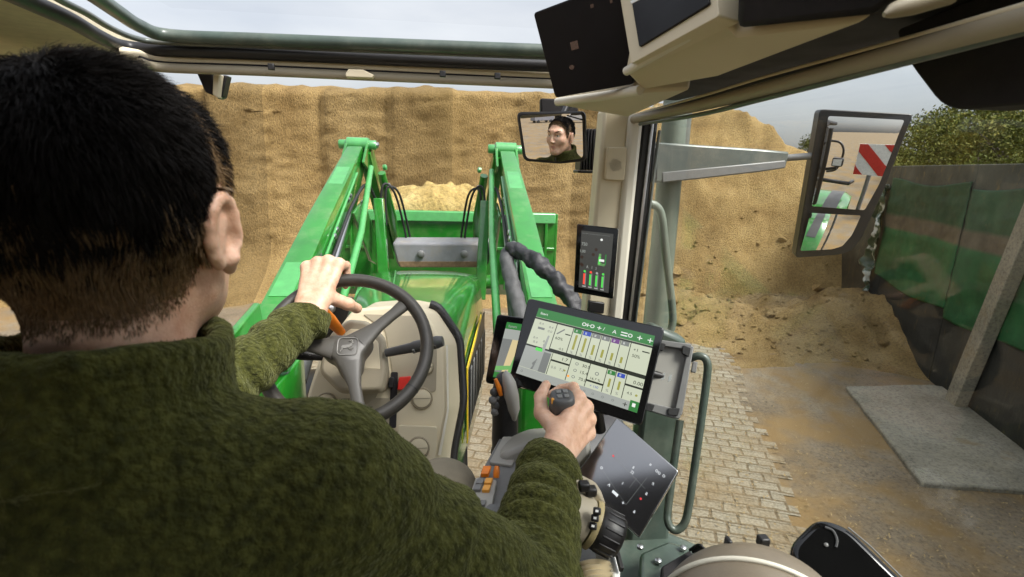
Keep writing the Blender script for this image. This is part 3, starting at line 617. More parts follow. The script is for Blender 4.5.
# left pillar, hidden from here by the head
MB().prism([A3(-.66, 1.36, 3.06), A3(-.60, 1.36, 3.06), A3(-.62, 1.38, 2.1), A3(-.68, 1.38, 2.1)], A3(0, .07, 0)).build('pillar', BEIGE_D, T, bevel=.01)
MB().prism([A3(-.83, -.75, 3.06), A3(-.77, -.75, 3.06), A3(-.77, -.75, 1.8), A3(-.83, -.75, 1.8)], A3(0, .08, 0)).build('pillar', BLACK, T, bevel=.01)
MB().prism([A3(.83, -.75, 3.06), A3(.77, -.75, 3.06), A3(.77, -.75, 1.8), A3(.83, -.75, 1.8)], A3(0, .08, 0)).build('pillar', BLACK, T, bevel=.01)
MB().box((0, -.78, 2.0), (1.6, .05, .5)).build('cab_wall', BLACKM, T, bevel=.01)
MB().tube(bez([A3(-.7, -.76, 2.9), A3(-.2, -.8, 2.80), A3(.3, -.8, 2.86), A3(.72, -.76, 2.93)], 8), .008, 8).build('window_seal', RUBBER, T)
MB().tube([A3(.05, -.79, 2.80), A3(-.28, -.80, 2.28)], .007, 8).build('wiper', RUBBER, T)
MB().box((0, .3, 1.70), (1.5, 2.1, .04)).build('floor', RUBBER, T, bevel=.01)
MB().box((-.78, .3, 1.90), (.04, 2.1, .38)).build('cab_wall', BEIGE_D, T, bevel=.01)

# ---- right roof: headliner, double rail, console with radio, corner trim
XR = .66
def rail(name, pxs, r, m):
    return MB().tube(bez([at(x, y, X=XR) for x, y in pxs], 6), r, 12).build(name, m, T, smooth=60)
rail('roof_rail', [(634, 119.5), (700, 105.5), (764, 89.5), (900, 53.5), (1060, 11)], .0105, BEIGE_D)
rail('roof_rail_trim', [(634, 115.5), (700, 97.5), (764, 78.5), (900, 42), (1060, -3)], .0042, BEIGE)
rail('roof_rail_groove', [(634, 117.3), (700, 100.5), (764, 82.0), (900, 46.5), (1060, 3)], .0055, BLACK)
rail('door_top_seal', [(640, 124), (700, 114.5), (764, 98.5), (900, 63.5), (1060, 21)], .0042, GSTEEL)
hd = [A3(.54, 1.32, 3.10), A3(.665, 1.32, 3.065), A3(.665, .44, 3.05), A3(.54, .44, 3.12)]
MB().prism(hd, A3(0, 0, .03)).build('headliner', BLACKM, T, bevel=.005)
MB().box((.76, .4, 3.09), (.18, 2.0, .06)).build('roof_edge', BLACKM, T, bevel=.02)
# console
cA, cE, cK, cI = at(556, 105, Y=1.02), at(643, 93, Y=.83), at(690, 90, Y=.85), at(629, 117, Y=1.22)
cJ = at(577, 108, Y=1.2)
UPZ = A3(.02, .03, .10)
MB().prism([cA, cE, cK, cI, cJ], UPZ).build('roof_console', BEIGE, T, bevel=.006)
cC, cD, cH, cG, cF = at(625, 72, Y=.80), at(722, 17, Y=.62), at(738, 34, Y=.62), at(872, 20, Y=.50), at(720, 76, Y=.74)
con2 = MB().prism([cC, cD, cH, cG, cF, cE+A3(0, 0, .004)], UPZ).build('roof_console', BEIGE, T, bevel=.005)
MB().tube([at(557, 102, Y=1.015), at(600, 96.5, Y=.92), at(640, 90, Y=.825)], .0075, 10).build('console_edge', BEIGE_L, con2)
MB().tube([cC+A3(0, -.006, 0), (cC+cD)/2+A3(0, -.006, 0), cC+(cD-cC)*.72+A3(0, -.004, 0)], .0065, 10).build('console_edge', BEIGE_L, con2)
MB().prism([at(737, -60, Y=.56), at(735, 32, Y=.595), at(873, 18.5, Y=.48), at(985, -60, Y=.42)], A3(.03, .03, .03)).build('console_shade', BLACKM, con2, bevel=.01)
ln = nrm(A3(-.52, -.80, -.30)); lp = at(905, 8, Y=.42)
MB().tube([at(884, 15, Y=.44), at(892, 11, Y=.44), at(912, 4, Y=.44), at(950, -8, Y=.44)], [.002, .006, .009, .010], 16).build('grab_strap', BEIGE_D, con2, smooth=60)
# radio
re_ = nrm(cD-cC); rn = nrm(np.cross(re_, A3(.10, .05, 1))); rn = rn if rn @ (CAMP-cC) > 0 else -rn; rn = nrm(rn); rp = (cC+cD)/2 + rn*.016
rad = pane_rays([(618, -14), (712, -48), (719, 16), (631, 64)], rp, rn)
ro = slab('radio_panel', rad, .03, BEIGE, con2, r=.004)
slab('radio_screen', pane_rays([(629, -14), (700, -44), (709, 4), (639, 47)], rp - rn*-.0035, rn), .004, mat('matt_screen', (.008, .007, .008), .45, spec=.2), ro, r=.003, bevel=.001)
MB().prism([onpl(x, y, rp+rn*.004, rn) for x, y in ((630, 1), (642, -5), (643, -2), (631, 4))], -rn*.004).build('radio_key', WHITE, ro, bevel=.0005)
# dark rounded corner trim above the side window
ct = round_poly([at(x, y, X=.735) for x, y in ((1120, 96), (945, 111), (908, 62), (895, 30), (1120, -60))], [.01, .025, .02, .01, .01])
MB().prism(ct, A3(.05, 0, 0)).build('corner_trim', BLACKM, T, bevel=.006)

# ---- right front pillar
PY = 1.36
flat('pillar', [(604, 108), (631, 108), (611, 345), (583, 345)], BEIGE, T, th=.07, bevel=.01, Y=PY)
flat('pillar_trim', [(630, 114), (645, 112), (621, 345), (608, 345)], BEIGE_L, T, th=.05, bevel=.012, Y=PY-.012)
flat('pillar_seal', [(643, 115), (660, 112), (634, 345), (618, 345)], BLACK, T, th=.04, bevel=.008, Y=PY+.004)
flat('door_frame_edge', [(652, 118), (655, 118), (628.5, 345), (626, 345)], STEEL, T, th=.01, bevel=.002, Y=PY-.004)
flat('door_frame_edge', [(659, 130), (661.5, 130), (634, 345), (632, 345)], SILVERG, T, th=.01, bevel=.002, Y=PY-.004)
sp = flat('speaker', [(607.5, 147), (627.5, 147), (624.5, 181), (605, 180)], BEIGE, T, th=.012, bevel=.003, r=.006, Y=PY-.01)
gb = MB()
for i in range(30):
    a = i*2.4; q = 6.3*math.sqrt(i/30); p = at(615.5+q*math.cos(a), 165+q*math.sin(a), Y=PY-.0115); gb.lathe(p, A3(0, 1, 0), [(.0014, 0), (.0014, .001)], 6)
gb.build('speaker_grille', BLACK, sp, smooth=0)
flat('pillar_socket', [(589, 301), (605, 303), (604, 314), (588, 312)], BLACK, T, th=.02, bevel=.003, Y=PY-.01)
flat('pillar_socket', [(588, 316), (603, 318), (602, 326), (587, 324)], BLACK, T, th=.02, bevel=.003, Y=PY-.01)
flat('sunblind', [(541, 98), (579, 100), (578, 113), (541, 113)], BLACKM, T, th=.03, bevel=.004, Y=1.4)

# ---- door: frame posts, big side window that mirrors the switch panel
door = thing('door', (0, 0, 0), None, None); door.parent = T; door.location = tuple(-np.array(T.location))
GA, GB_ = A3(.705, 1.39, 0), A3(.885, -.55, 0); gd = nrm(GB_-GA); gn = A3(-abs(gd[1]), -abs(gd[0]), 0)   # normal points into the cab
gn = nrm(A3(gd[1], -gd[0], 0)); gn = gn if gn[0] < 0 else -gn
def gpt(t, z, e=0): return GA + (GB_-GA)*t + A3(0, 0, z) + gn*e
MB().prism([gpt(0, 1.66), gpt(1, 1.66), gpt(1, 3.04), gpt(0, 3.04)], -gn*.005).build('window', GLASSR, door, smooth=0)
MB().tube([gpt(.0, 1.62), gpt(1, 1.62)], .03, 10).build('door_frame', BLACK, door)
MB().tube([gpt(1, 1.6), gpt(1, 3.04)], .03, 10).build('door_frame', BLACK, door)
MB().prism([A3(-.62, 1.44, 1.75), A3(.66, 1.44, 1.75), A3(.66, 1.44, 3.08), A3(-.62, 1.44, 3.08)], A3(0, .006, 0)).build('windshield', GLASSC, T, smooth=0)

# ---- outside the pillar: exhaust, mirror arm, mirror, grab rails
MB().tube([at(676, 100, Y=1.56), at(672, 150, Y=1.56), at(655, 330, Y=1.56), at(640, 480, Y=1.56), at(630, 577, Y=1.56)], [.036, .037, .040, .042, .044], 24).build('exhaust_pipe', GREYGREEN, T, smooth=60)
MB().tube([at(681, 100, Y=1.60), at(677, 146, Y=1.60)], .036, 24).build('exhaust_cap', SILVERG, T, smooth=60)
ap = [at(x, y, Y=1.47) for x, y in ((655, 142), (700, 145), (760, 149), (790, 152), (786, 168), (760, 172), (700, 179), (655, 183))]
sm = thing('side_mirror', tuple(at(855, 180, Y=1.42)), None, None); sm.parent = T; sm.location = tuple(at(855, 180, Y=1.42)-np.array(T.location))
MB().prism(ap, A3(0, .05, 0)).build('mirror_arm', SILVERG, sm, bevel=.006)
MB().prism([at(x, y, Y=1.468) for x, y in ((662, 172), (786, 160), (786, 168), (760, 172), (700, 179), (662, 183))], A3(0, .02, 0)).build('arm_underside', GREYM, sm, bevel=.004)
MB().tube([at(785, 158, Y=1.49), at(812, 156, Y=1.47), at(826, 156, Y=1.46)], .010, 12).build('arm_rod', GREYM, sm)
flat('arm_bracket', [(647, 144), (658, 146), (658, 180), (646, 178)], BLACK, sm, th=.04, bevel=.006, Y=1.44)
mE = at(855, 180, Y=1.42); md = nrm(mE-CAMP); mr = nrm(A3(-.05, -1, -.175)); mn = nrm(mr-md)
mout = [(820, 109), (914, 114), (908, 128), (885, 188), (862, 238), (851, 252), (838, 255), (795, 258)]
mo = round_poly([onpl(x, y, mE, mn) for x, y in mout], .012, 4)
MB().prism(mo, -mn*.055).build('mirror_housing', BLACK, sm, bevel=.008)
mg1 = round_poly([onpl(x, y, mE+mn*.002, mn) for x, y in ((828, 116), (904, 120), (899, 131), (878, 184), (864, 210), (811, 206))], .006, 4)
mg2 = round_poly([onpl(x, y, mE+mn*.002, mn) for x, y in ((809, 212), (860, 215), (851, 235), (842, 246), (832, 249), (800, 251))], .006, 4)
convex(MB(), [p+mn*.011 for p in mg1], mn, 1.6).build('mirror_glass', MIRROR, sm, smooth=30)
# lower glass looks further down
mn2 = nrm(nrm(A3(.05, -1, -.40))-md); cg = sum(mg2)/len(mg2); cg_ = cg + mn*.004
mg2b = [p + mn*(((cg_-p) @ mn2)/(mn @ mn2)) for p in mg2]
convex(MB(), [p+mn*.007 for p in mg2b], mn2, .7).build('mirror_glass', MIRROR, sm, smooth=30)
MB().tube(bez([at(646, 203, Y=1.43), at(656, 206, Y=1.43), at(662, 218, Y=1.43), at(666, 255, Y=1.43), at(672, 305, Y=1.43), at(672, 326, Y=1.43), at(665, 337, Y=1.43), at(650, 336, Y=1.43)], 6), .0115, 14).build('grab_handle', GREYGREEN, T, smooth=60)
MB().tube(bez([at(684, 362, Y=1.02), at(698, 356, Y=1.0), at(707, 362, Y=.99), at(706, 385, Y=.98), at(697, 450, Y=.95), at(689, 505, Y=.92), at(684, 524, Y=.91), at(675, 530, Y=.91), at(668, 522, Y=.92), at(669, 500, Y=.94), at(680, 420, Y=.99)], 7), .0085, 14).build('grab_handle', GSTEEL, T, smooth=60)
# green sheet metal low beside the door
flat('door_pillar', [(652, 325), (688, 340), (676, 470), (668, 560), (626, 560), (640, 430)], GSTEEL, T, th=.05, bevel=.012, Y=1.12)
zs = 1.93
MB().prism([at(x, y, Z=zs) for x, y in ((585, 600), (610, 540), (668, 530), (702, 545), (745, 600))], A3(0, 0, -.05)).build('door_sill', GSTEEL, T, bevel=.012)
MB().prism([at(x, y, Z=zs+.07) for x, y in ((640, 552), (668, 540), (698, 549), (672, 575), (640, 590))], A3(0, 0, -.06)).build('sill_bracket', GSTEEL, T, bevel=.01)
for x, y in ((640, 548), (658, 562), (683, 549)): MB().lathe(at(x, y, Z=zs+.075), A3(0, 0, 1), [(.008, 0), (.008, .006), (.005, .008)], 8).build('bolt', STEEL, T)
MB().prism([at(x, y, Z=zs+.11) for x, y in ((661, 566), (690, 549), (712, 577), (690, 610), (662, 610))], A3(0, 0, -.08)).build('battery_box', BLACKM, T, bevel=.006)
for k in range(4): MB().tube(bez([at(690+3*k, 550+2*k, Z=zs+.125), at(700+3*k, 545+3*k, Z=zs+.17), at(708+2*k, 556+3*k, Z=zs+.15), at(724+k, 552+2*k, Z=zs+.13)], 6), .0035, 6).build('cable', BLACK, T)

# ---- hood
def hood_sec(Y, hw, z, dz=.7):
    H = [(0, z+.030), (hw*.55, z+.026), (hw*.88, z+.012), (hw, z-.012), (hw+.012, z-.05), (hw+.03, z-.22), (hw+.03, z-dz)]
    return [A3(-x, Y, zz) for x, zz in H[::-1]] + [A3(x, Y, zz) for x, zz in H[1:]]
hb = MB(); st = [(1.62, .17, 2.362), (1.75, .185, 2.352), (2.1, .225, 2.335), (2.5, .28, 2.305), (2.8, .315, 2.272), (3.0, .32, 2.235), (3.12, .315, 2.17), (3.18, .30, 2.05)]
hb.loft([hood_sec(*s) for s in st], True, closed=False); hood = hb.build('hood', GREEN, T, smooth=35)
def hside(Y, f):   # point on the right side of the hood, f = metres below the crease
    Ys = [s[0] for s in st]; hw = np.interp(Y, Ys, [s[1] for s in st]); z = np.interp(Y, Ys, [s[2] for s in st]); return A3(hw+.012+.018*min(1, (f-.05)/.17)+.004, Y, z-f)
for sgn in (1, -1):
    fl = lambda p: p*A3(sgn, 1, 1)
    MB().prism([fl(hside(1.95, .28)), fl(hside(2.45, .21)), fl(hside(2.8, .20)), fl(hside(2.8, .58)), fl(hside(2.0, .58))], A3(.006*sgn, 0, 0)).build('vent_panel', BLACK, hood, bevel=.003)
    MB().prism([fl(hside(1.90, .245)+A3(.004, 0, 0)), fl(hside(2.55, .17)+A3(.004, 0, 0)), fl(hside(2.55, .19)+A3(.004, 0, 0)), fl(hside(1.93, .27)+A3(.004, 0, 0)), fl(hside(1.97, .58)+A3(.004, 0, 0)), fl(hside(1.94, .60)+A3(.004, 0, 0))], A3(.006*sgn, 0, 0)).build('stripe', YELLOW, hood, bevel=.002)
    lv = MB()
    for k in range(7):
        y = 2.03+k*.11; lv.prism([fl(hside(y, .30)+A3(.009, 0, 0)), fl(hside(y+.03, .29)+A3(.009, 0, 0)), fl(hside(y+.03, .54)+A3(.009, 0, 0)), fl(hside(y, .55)+A3(.009, 0, 0))], A3(.005*sgn, 0, 0))
    lv.build('louver', GREYM, hood, bevel=.001)
MB().tube([A3(-.06, 2.05, 2.368), A3(-.13, 2.72, 2.318)], .004, 6).build('hood_crease', GREEN_SKYLIT, hood)
MB().box((0, 2.4, 1.45), (.5, 1.7, .5)).build('engine', BLACK, T, bevel=.03)
def wheel(x, y, r, wd):
    tb = MB().lathe((x-wd/2, y, r), A3(1, 0, 0), [(r*.55, 0), (r*.86, .01), (r*.96, .05), (r, .12), (r, wd-.12), (r*.96, wd-.05), (r*.86, wd-.01), (r*.55, wd)], 48)
    for k in range(22):
        a = k*2*math.pi/22
        for s in (0, 1):
            a2 = a + s*math.pi/22; x0, x1 = (x-wd/2+.02, x+.03) if s == 0 else (x+wd/2-.02, x-.03)
            c = lambda an, q: A3(0, y+q*math.cos(an), r+q*math.sin(an))
            P = [c(a2, r-.01)+A3(x0, 0, 0), c(a2+.10, r-.01)+A3(x0, 0, 0), c(a2+.34, r-.01)+A3(x1, 0, 0), c(a2+.24, r-.01)+A3(x1, 0, 0)]
            Q = [c(a2, r+.04)+A3(x0, 0, 0), c(a2+.10, r+.04)+A3(x0, 0, 0), c(a2+.34, r+.04)+A3(x1, 0, 0), c(a2+.24, r+.04)+A3(x1, 0, 0)]; tb.loft([P, Q])
    t = tb.build('wheel', RUBBER, T, smooth=30); MB().lathe((x-wd/2+.03, y, r), A3(1, 0, 0), [(r*.2, .1), (r*.5, .08), (r*.56, 0), (r*.56, wd-.06), (r*.5, wd-.14), (r*.2, wd-.16)], 40).build('rim', YELLOW, t, smooth=40)
for s in (-1, 1):
    wheel(s*.92, 3.05, .70, .48); wheel(s*.98, -.9, .96, .55)
    # rear fender: curved green sheet over the wheel
    rings = []
    for a in np.linspace(R(20), R(165), 18):
        c, q = A3(0, -.9+1.12*math.cos(a), .96+1.12*math.sin(a)), A3(0, -.9+1.09*math.cos(a), .96+1.09*math.sin(a)); rings.append([c+A3(s*.70, 0, 0), c+A3(s*1.20, 0, 0), c+A3(s*1.30, 0, -.06), q+A3(s*1.29, 0, -.08), q+A3(s*1.19, 0, 0), q+A3(s*.70, 0, 0)])
    fd = MB().loft(rings).build('fender', GREEN, T, smooth=40)
    rings = []
    for a in np.linspace(R(45), R(150), 14):
        c, q = A3(0, -.9+1.128*math.cos(a), .96+1.128*math.sin(a)), A3(0, -.9+1.122*math.cos(a), .96+1.122*math.sin(a)); rings.append([c+A3(s*1.0, 0, 0), c+A3(s*1.18, 0, 0), q+A3(s*1.18, 0, 0), q+A3(s*1.0, 0, 0)])
    MB().loft(rings).build('fender_extension', GREYD, fd)
    rings = []
    for a in np.linspace(R(20), R(150), 14):
        c, q = A3(0, 3.05+.86*math.cos(a), .70+.86*math.sin(a)), A3(0, 3.05+.84*math.cos(a), .70+.84*math.sin(a)); rings.append([c+A3(s*.68, 0, 0), c+A3(s*1.16, 0, 0), q+A3(s*1.16, 0, 0), q+A3(s*.68, 0, 0)])
    MB().loft(rings).build('fender', BLACK, T)
for k, (x, y) in enumerate(((.70, .55), (.70, .85))): MB().box((x+.12, y, .5+.45*k), (.4, .3, .04)).build('step', BLACK, T, bevel=.01)

# lamp, hand rail and brackets on the cab's outer rear corner (they show in the outer mirror)
MB().tube(bez([A3(.90, -.72, 2.45), A3(1.02, -.74, 2.50), A3(1.06, -.74, 2.72), A3(1.0, -.74, 2.85), A3(.86, -.72, 2.88)], 6), .016, 10).build('hand_rail', BLACK, T, smooth=60)
wl = MB().box((1.04, -.55, 2.62), (.13, .09, .11)).build('work_lamp', BLACK, T, bevel=.015); MB().box((1.04, -.503, 2.62), (.10, .004, .08)).build('lens', WHITE, wl)
MB().tube([A3(.86, -.6, 2.50), A3(1.04, -.57, 2.54)], .02, 8).build('lamp_bracket', BLACK, T)
MB().tube([A3(.86, -.68, 2.34), A3(1.22, -.72, 2.31), A3(1.25, -1.0, 2.28)], .028, 8).build('fender_bracket', BLACK, T)
# ---- dashboard
dn = nrm(A3(.05, -.90, .42)); dP = at(400, 420, Y=1.24)
DF = [(307, 396), (321, 352), (340, 326), (353, 309), (396, 305.5), (424, 311), (444, 345), (447, 410), (438, 458), (432, 540), (300, 540), (303, 440)]
F_ = [onpl(x, y, dP, dn) for x, y in DF]; cF_ = sum(F_)/len(F_)
F_ = round_poly(F_, .02, 4); B_ = [cF_ + (p-cF_)*A3(1.12, 1, 1.02) + A3(.012, .10, -.03) for p in F_]; B2 = [cF_ + (p-cF_)*A3(1.10, 1, 1.0) + A3(.016, .26, -.05) for p in F_]
dash = MB().loft([F_, B_, B2]).build('dashboard', BEIGE, T, smooth=30, bevel=.008)
def dpl(x, y, e): return onpl(x, y, dP+dn*e, dn)
def dplate(name, pxs, m, e, th, r=.01, parent=dash, bevel=.004): return MB().prism(round_poly([dpl(x, y, e) for x, y in pxs], r, 4), -dn*th).build(name, m, parent, bevel=bevel, smooth=30)
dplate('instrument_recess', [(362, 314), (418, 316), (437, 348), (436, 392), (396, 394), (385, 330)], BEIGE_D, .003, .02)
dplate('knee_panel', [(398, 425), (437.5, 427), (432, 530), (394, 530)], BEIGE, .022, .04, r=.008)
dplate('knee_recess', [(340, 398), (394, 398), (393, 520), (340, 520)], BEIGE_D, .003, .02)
dplate('dash_gap', [(391, 372), (398, 372), (396, 428), (389, 428)], BLACKM, .005, .01, r=.004, bevel=.001)
dplate('dash_bright_crease', [(446, 345), (448, 345), (449, 410), (441, 455), (438, 455), (447, 410)], BEIGE_L, .004, .004, r=.001, bevel=.001)  # bright crease between the two facets, painted as a pale strip
def vent(x, y, e, rr, d=None):
    c = dpl(x, y, e); o = MB().lathe(c, dn, [(rr*1.22, -.01), (rr*1.22, .002), (rr*1.12, .005), (rr*1.05, .003)], 36).build('air_vent', BEIGE_D, dash, smooth=50)
    MB().lathe(c, dn, [(rr*1.0, -.01), (rr*1.0, .004), (rr*.94, .007), (rr*.5, .009), (.001, .0095)], 36).build('vent_disc', BEIGE, o, smooth=50)
    u = nrm(np.cross(A3(0, 0, 1), dn)); MB().box(c + dn*.0095, (rr*1.9, .0022, .0016), np.stack([u, np.cross(dn, u), dn])).build('vent_slot', BEIGE_D, o, smooth=0)
vent(422, 398.5, .004, .0235); vent(418.5, 448, .024, .0235); vent(326, 403, .004, .022); vent(426, 367, .004, .018)
sw = MB().prism(round_poly([dpl(x, y, .02) for x, y in ((399, 377), (411, 376), (409, 390), (397, 390))], .003, 3), -dn*.02).build('warning_switch', RED, dash, bevel=.002)
MB().prism(round_poly([dpl(x, y, .02) for x, y in ((389, 377), (394, 377), (393, 388), (388, 388))], .003, 3), -dn*.02).build('ignition_switch', BLACK, dash, bevel=.002)
MB().tube([p + nrm(p-cF_)*.010 + A3(0, .02, 0) for p in B_ if p[0] > cF_[0]+.085 and p[2] < max(q[2] for q in B_)-.006], .014, 12).build('dash_seal', BLACK, dash, smooth=60)
MB().prism([at(x, y, Y=1.47) for x, y in ((315, 300), (352, 300), (345, 322), (322, 345), (305, 345))], A3(0, .05, 0)).build('wiper_motor', BLACK, T, bevel=.01)
MB().lathe(at(330, 308, Y=1.45), A3(.1, -1, .3), [(.016, 0), (.012, .012), (.001, .016)], 16).build('motor_cap', STEEL, T, smooth=50)

# ---- steering column: cowl, stalks, wheel
WC = at(347, 347, Y=1.07); EV = R(45); wn = nrm(A3(.06, -math.cos(EV), math.sin(EV))); wx = nrm(A3(1, .05, 0)); wx = nrm(wx - wn*(wx @ wn)); wy = np.cross(wn, wx)
def wpl(a, r, e=0): return WC + (wx*math.cos(a)+wy*math.sin(a))*r + wn*e
cn = nrm(A3(0, -.86, .5)); cP = at(354, 362, Y=1.20)
CW = [(322, 352), (332, 332), (349, 319), (368, 321), (386, 338), (389, 372), (384, 393), (340, 394), (320, 374)]
cf_ = [onpl(x, y, cP, cn) for x, y in CW]; cm = sum(cf_)/len(cf_)
cowl = MB().loft([[cm+(p-cm)*.90+cn*.016 for p in round_poly(cf_, .012, 4)], round_poly(cf_, .014, 4), [cm+(p-cm)*.82-cn*.13 for p in round_poly(cf_, .012, 4)]]).build('column_cowl', BEIGE_D, T, smooth=40, bevel=.004)
MB().prism([onpl(x, y, cP+cn*.017, cn) for x, y in ((333, 342), (350, 328), (366, 329), (379, 342), (381, 370), (332, 368))], -cn*.008).build('cowl_face', BEIGE, cowl, bevel=.004)
MB().tube([cm-cn*.1, A3(0, 1.32, 1.8)], .05, 16).build('steering_column', BEIGE_D, T)
sr = MB(); p0, p1 = at(386, 353, Y=1.19), at(443, 341, Y=1.17); ax = nrm(p1-p0); sr.tube([p0, p0+(p1-p0)*.45, p0+(p1-p0)*.5, p0+(p1-p0)*.9, p1], [.010, .0125, .0145, .0155, .012], 16); so1 = sr.build('indicator_stalk', GREYD, T, smooth=40)
sb = nrm(np.cross(ax, A3(0, 1, .4))); fcn = nrm(np.cross(sb, ax)); fcn = fcn if fcn[1] < 0 else -fcn
for t, l in ((.66, .014), (.50, .006), (.86, .008)): MB().box(p0+(p1-p0)*t + fcn*.0145, (l, .012, .006), np.stack([ax, np.cross(fcn, ax), fcn])).build('stalk_button', SPOKEM if t > .6 else GREYM, so1, bevel=.0015)
p0, p1 = at(322, 356, Y=1.16), at(282, 353, Y=1.12); so2 = MB().tube([p0, p0+(p1-p0)*.5, p1], [.011, .013, .012], 14).build('wiper_stalk', BLACK, T, smooth=40)
for t in (.3, .5, .7): MB().box(p0+(p1-p0)*t + A3(0, -.011, .006), (.008, .004, .005)).build('stalk_mark', GREYM, so2)
MB().tube([at(342, 333, Y=1.2), at(330, 320, Y=1.18), at(318, 309, Y=1.15)], [.010, .015, .017], 14).build('reverser_lever', ORANGE, T, smooth=50)
swh = thing('steering_wheel', tuple(WC), None, None); swh.parent = T; swh.location = tuple(WC-np.array(T.location))
RW = .170; rings = []
for a in np.linspace(0, 2*math.pi, 96, endpoint=False):
    er = nrm(wpl(a, 1)-WC); rr = .0155; rings.append([wpl(a, RW)+er*rr*math.cos(b)*.92+wn*rr*math.sin(b)*1.08 for b in np.linspace(0, 2*math.pi, 16, endpoint=False)])
rm = MB(); rm.loft(rings+[rings[0]], cap=False); rm.build('rim', WHEELM, swh, smooth=180)
for a in (R(-35), R(205)):
    sm_ = MB(); er = nrm(wpl(a, 1)-WC); et = np.cross(wn, er)
    rr = .0161; sm_.loft([[wpl(a, RW)+et*s+er*rr*math.cos(b)*.92+wn*rr*math.sin(b)*1.08 for b in np.linspace(0, 2*math.pi, 16, endpoint=False)] for s in (-.0012, .0012)]); sm_.build('rim_seam', BLACK, swh)
HE = -.022
def hub_pt(a): return .036 + .016*math.cos(3*(a-R(40)))
hubp = [(wpl(a, .048 + .012*math.cos(3*(a-R(42))), HE)) for a in np.linspace(0, 2*math.pi, 60, endpoint=False)]
hc = WC + wn*HE
hub = MB().loft([[hc+(p-hc)*.80+wn*.014 for p in hubp], [hc+(p-hc)*.95+wn*.010 for p in hubp], hubp, [hc+(p-hc)*1.0-wn*.03 for p in hubp]]).build('hub', SPOKEM, swh, smooth=50)
for a in (R(42), R(172), R(284)):
    t = np.cross(wn, nrm(wpl(a, 1)-WC)); rings = []
    for q, wd, e, th in ((.030, .027, HE+.006, .010), (.055, .020, HE+.007, .010), (.085, .0135, HE+.010, .009), (.125, .0125, -.008, .009), (RW-.006, .016, -.002, .008)):
        c = wpl(a, q, e); rings.append([c+t*wd*math.cos(b)*(1)+wn*th*math.copysign(abs(math.sin(b))**.6, math.sin(b)) for b in np.linspace(0, 2*math.pi, 16, endpoint=False)])
    MB().loft(rings).build('spoke', SPOKEM, swh, smooth=50)
# emblem: rounded square with a leaping deer, slightly raised
em = MB(); eo = wpl(R(90), .004, HE+.0152)
def ept(x, y, e=0): return eo + wx*x + wy*y + wn*e
ep = [(-.6, -.2), (-.2, -.15), (.25, -.05), (.55, .2), (.75, .55), (.6, .62), (.9, .75), (.72, .95), (.5, .7), (.2, .45), (-.3, .4), (-.75, .35), (-.95, .1), (-.85, -.5), (-.7, -.45), (-.7, .05)]
em.prism([ept(.014*x, .013*y-.001, .0005) for x, y in ep], -wn*.002)
for L_ in ([(.2, .0), (.6, -.25), (.85, -.1)], [(.1, -.1), (.45, -.45), (.7, -.4)], [(-.75, .0), (-.95, -.55), (-1.05, -.8)], [(.62, .9), (.35, 1.15), (.1, 1.2)], [(.7, .95), (.6, 1.25), (.4, 1.4)]): em.tube([ept(.014*x, .013*y-.001) for x, y in L_], .0012, 6)
rp_ = round_poly([ept(-.021, -.019), ept(.021, -.019), ept(.021, .021), ept(-.021, .021)], .010, 6); em.tube(rp_+[rp_[0]], .0012, 6, cap=False)
em.build('emblem', mat('emblem_grey', (.20, .19, .17), .35), swh, smooth=30)

# ---- right-hand console with switches, levers
ZC = 2.335
def cpt(x, y, dz=0): return at(x, y, Z=ZC+dz)
arm = MB().prism(round_poly([cpt(x, y) for x, y in ((452, 600), (462, 520), (482, 470), (500, 437), (545, 432), (560, 470), (545, 540), (520, 600))], .01, 4), A3(0, 0, -.08)).build('armrest_console', GREYM, T, bevel=.006, smooth=30)
MB().prism(round_poly([cpt(x, y, .006) for x, y in ((489, 462), (503, 436), (523, 437), (512, 465))], .006, 4), A3(0, 0, -.006)).build('console_plate', GREYP, arm, bevel=.002)
MB().prism(round_poly([cpt(x, y, .012) for x, y in ((460, 522), (476, 477), (497, 480), (487, 530), (472, 560), (455, 560))], .005, 4), A3(0, 0, -.012)).build('switch_plate', GREYP, arm, bevel=.003)
def key(x, y, w_, h, m, dz=.014, nm='switch', parent=arm, sk=-.35):
    P = [cpt(x+sx*w_/2 - sk*-1*sy*h/2, y+sy*h/2, dz+.004) for sx, sy in ((-1, -1), (1, -1), (1, 1), (-1, 1))]; return MB().prism(P, A3(0, 0, -.008)).build(nm, m, parent, bevel=.0012, smooth=30)
key(486, 469.5, 8, 8, ORANGE)
for x, y, m in ((480, 480.5, GREYM), (488.5, 480, ORANGEL), (477.5, 486.5, GREYM), (486.5, 487, ORANGEL), (474, 502, GREYD), (482, 502, GREYM), (471, 508.5, GREYM), (479.5, 509, GREYD)): key(x, y, 7.4, 5.2, m)
MB().lathe(cpt(492, 516, .01), A3(0, -.2, 1), [(.012, 0), (.012, .012), (.0095, .016), (.001, .0165)], 24).build('dial', GREYM, arm, smooth=50)
MB().tube([cpt(496, 478, .01), cpt(496.5, 472, .018), cpt(497, 466, .026)], [.005, .006, .004], 10).build('orange_lever', ORANGE, arm, smooth=60)
# grey housing under the right hand
MB().prism(round_poly([at(x, y, Y=.86) for x, y in ((500, 455), (535, 440), (590, 436), (596, 478), (545, 520), (518, 500), (500, 478))], .012, 4), A3(0, .10, -.03)).build('lever_housing', GREYP, T, bevel=.012, smooth=40)
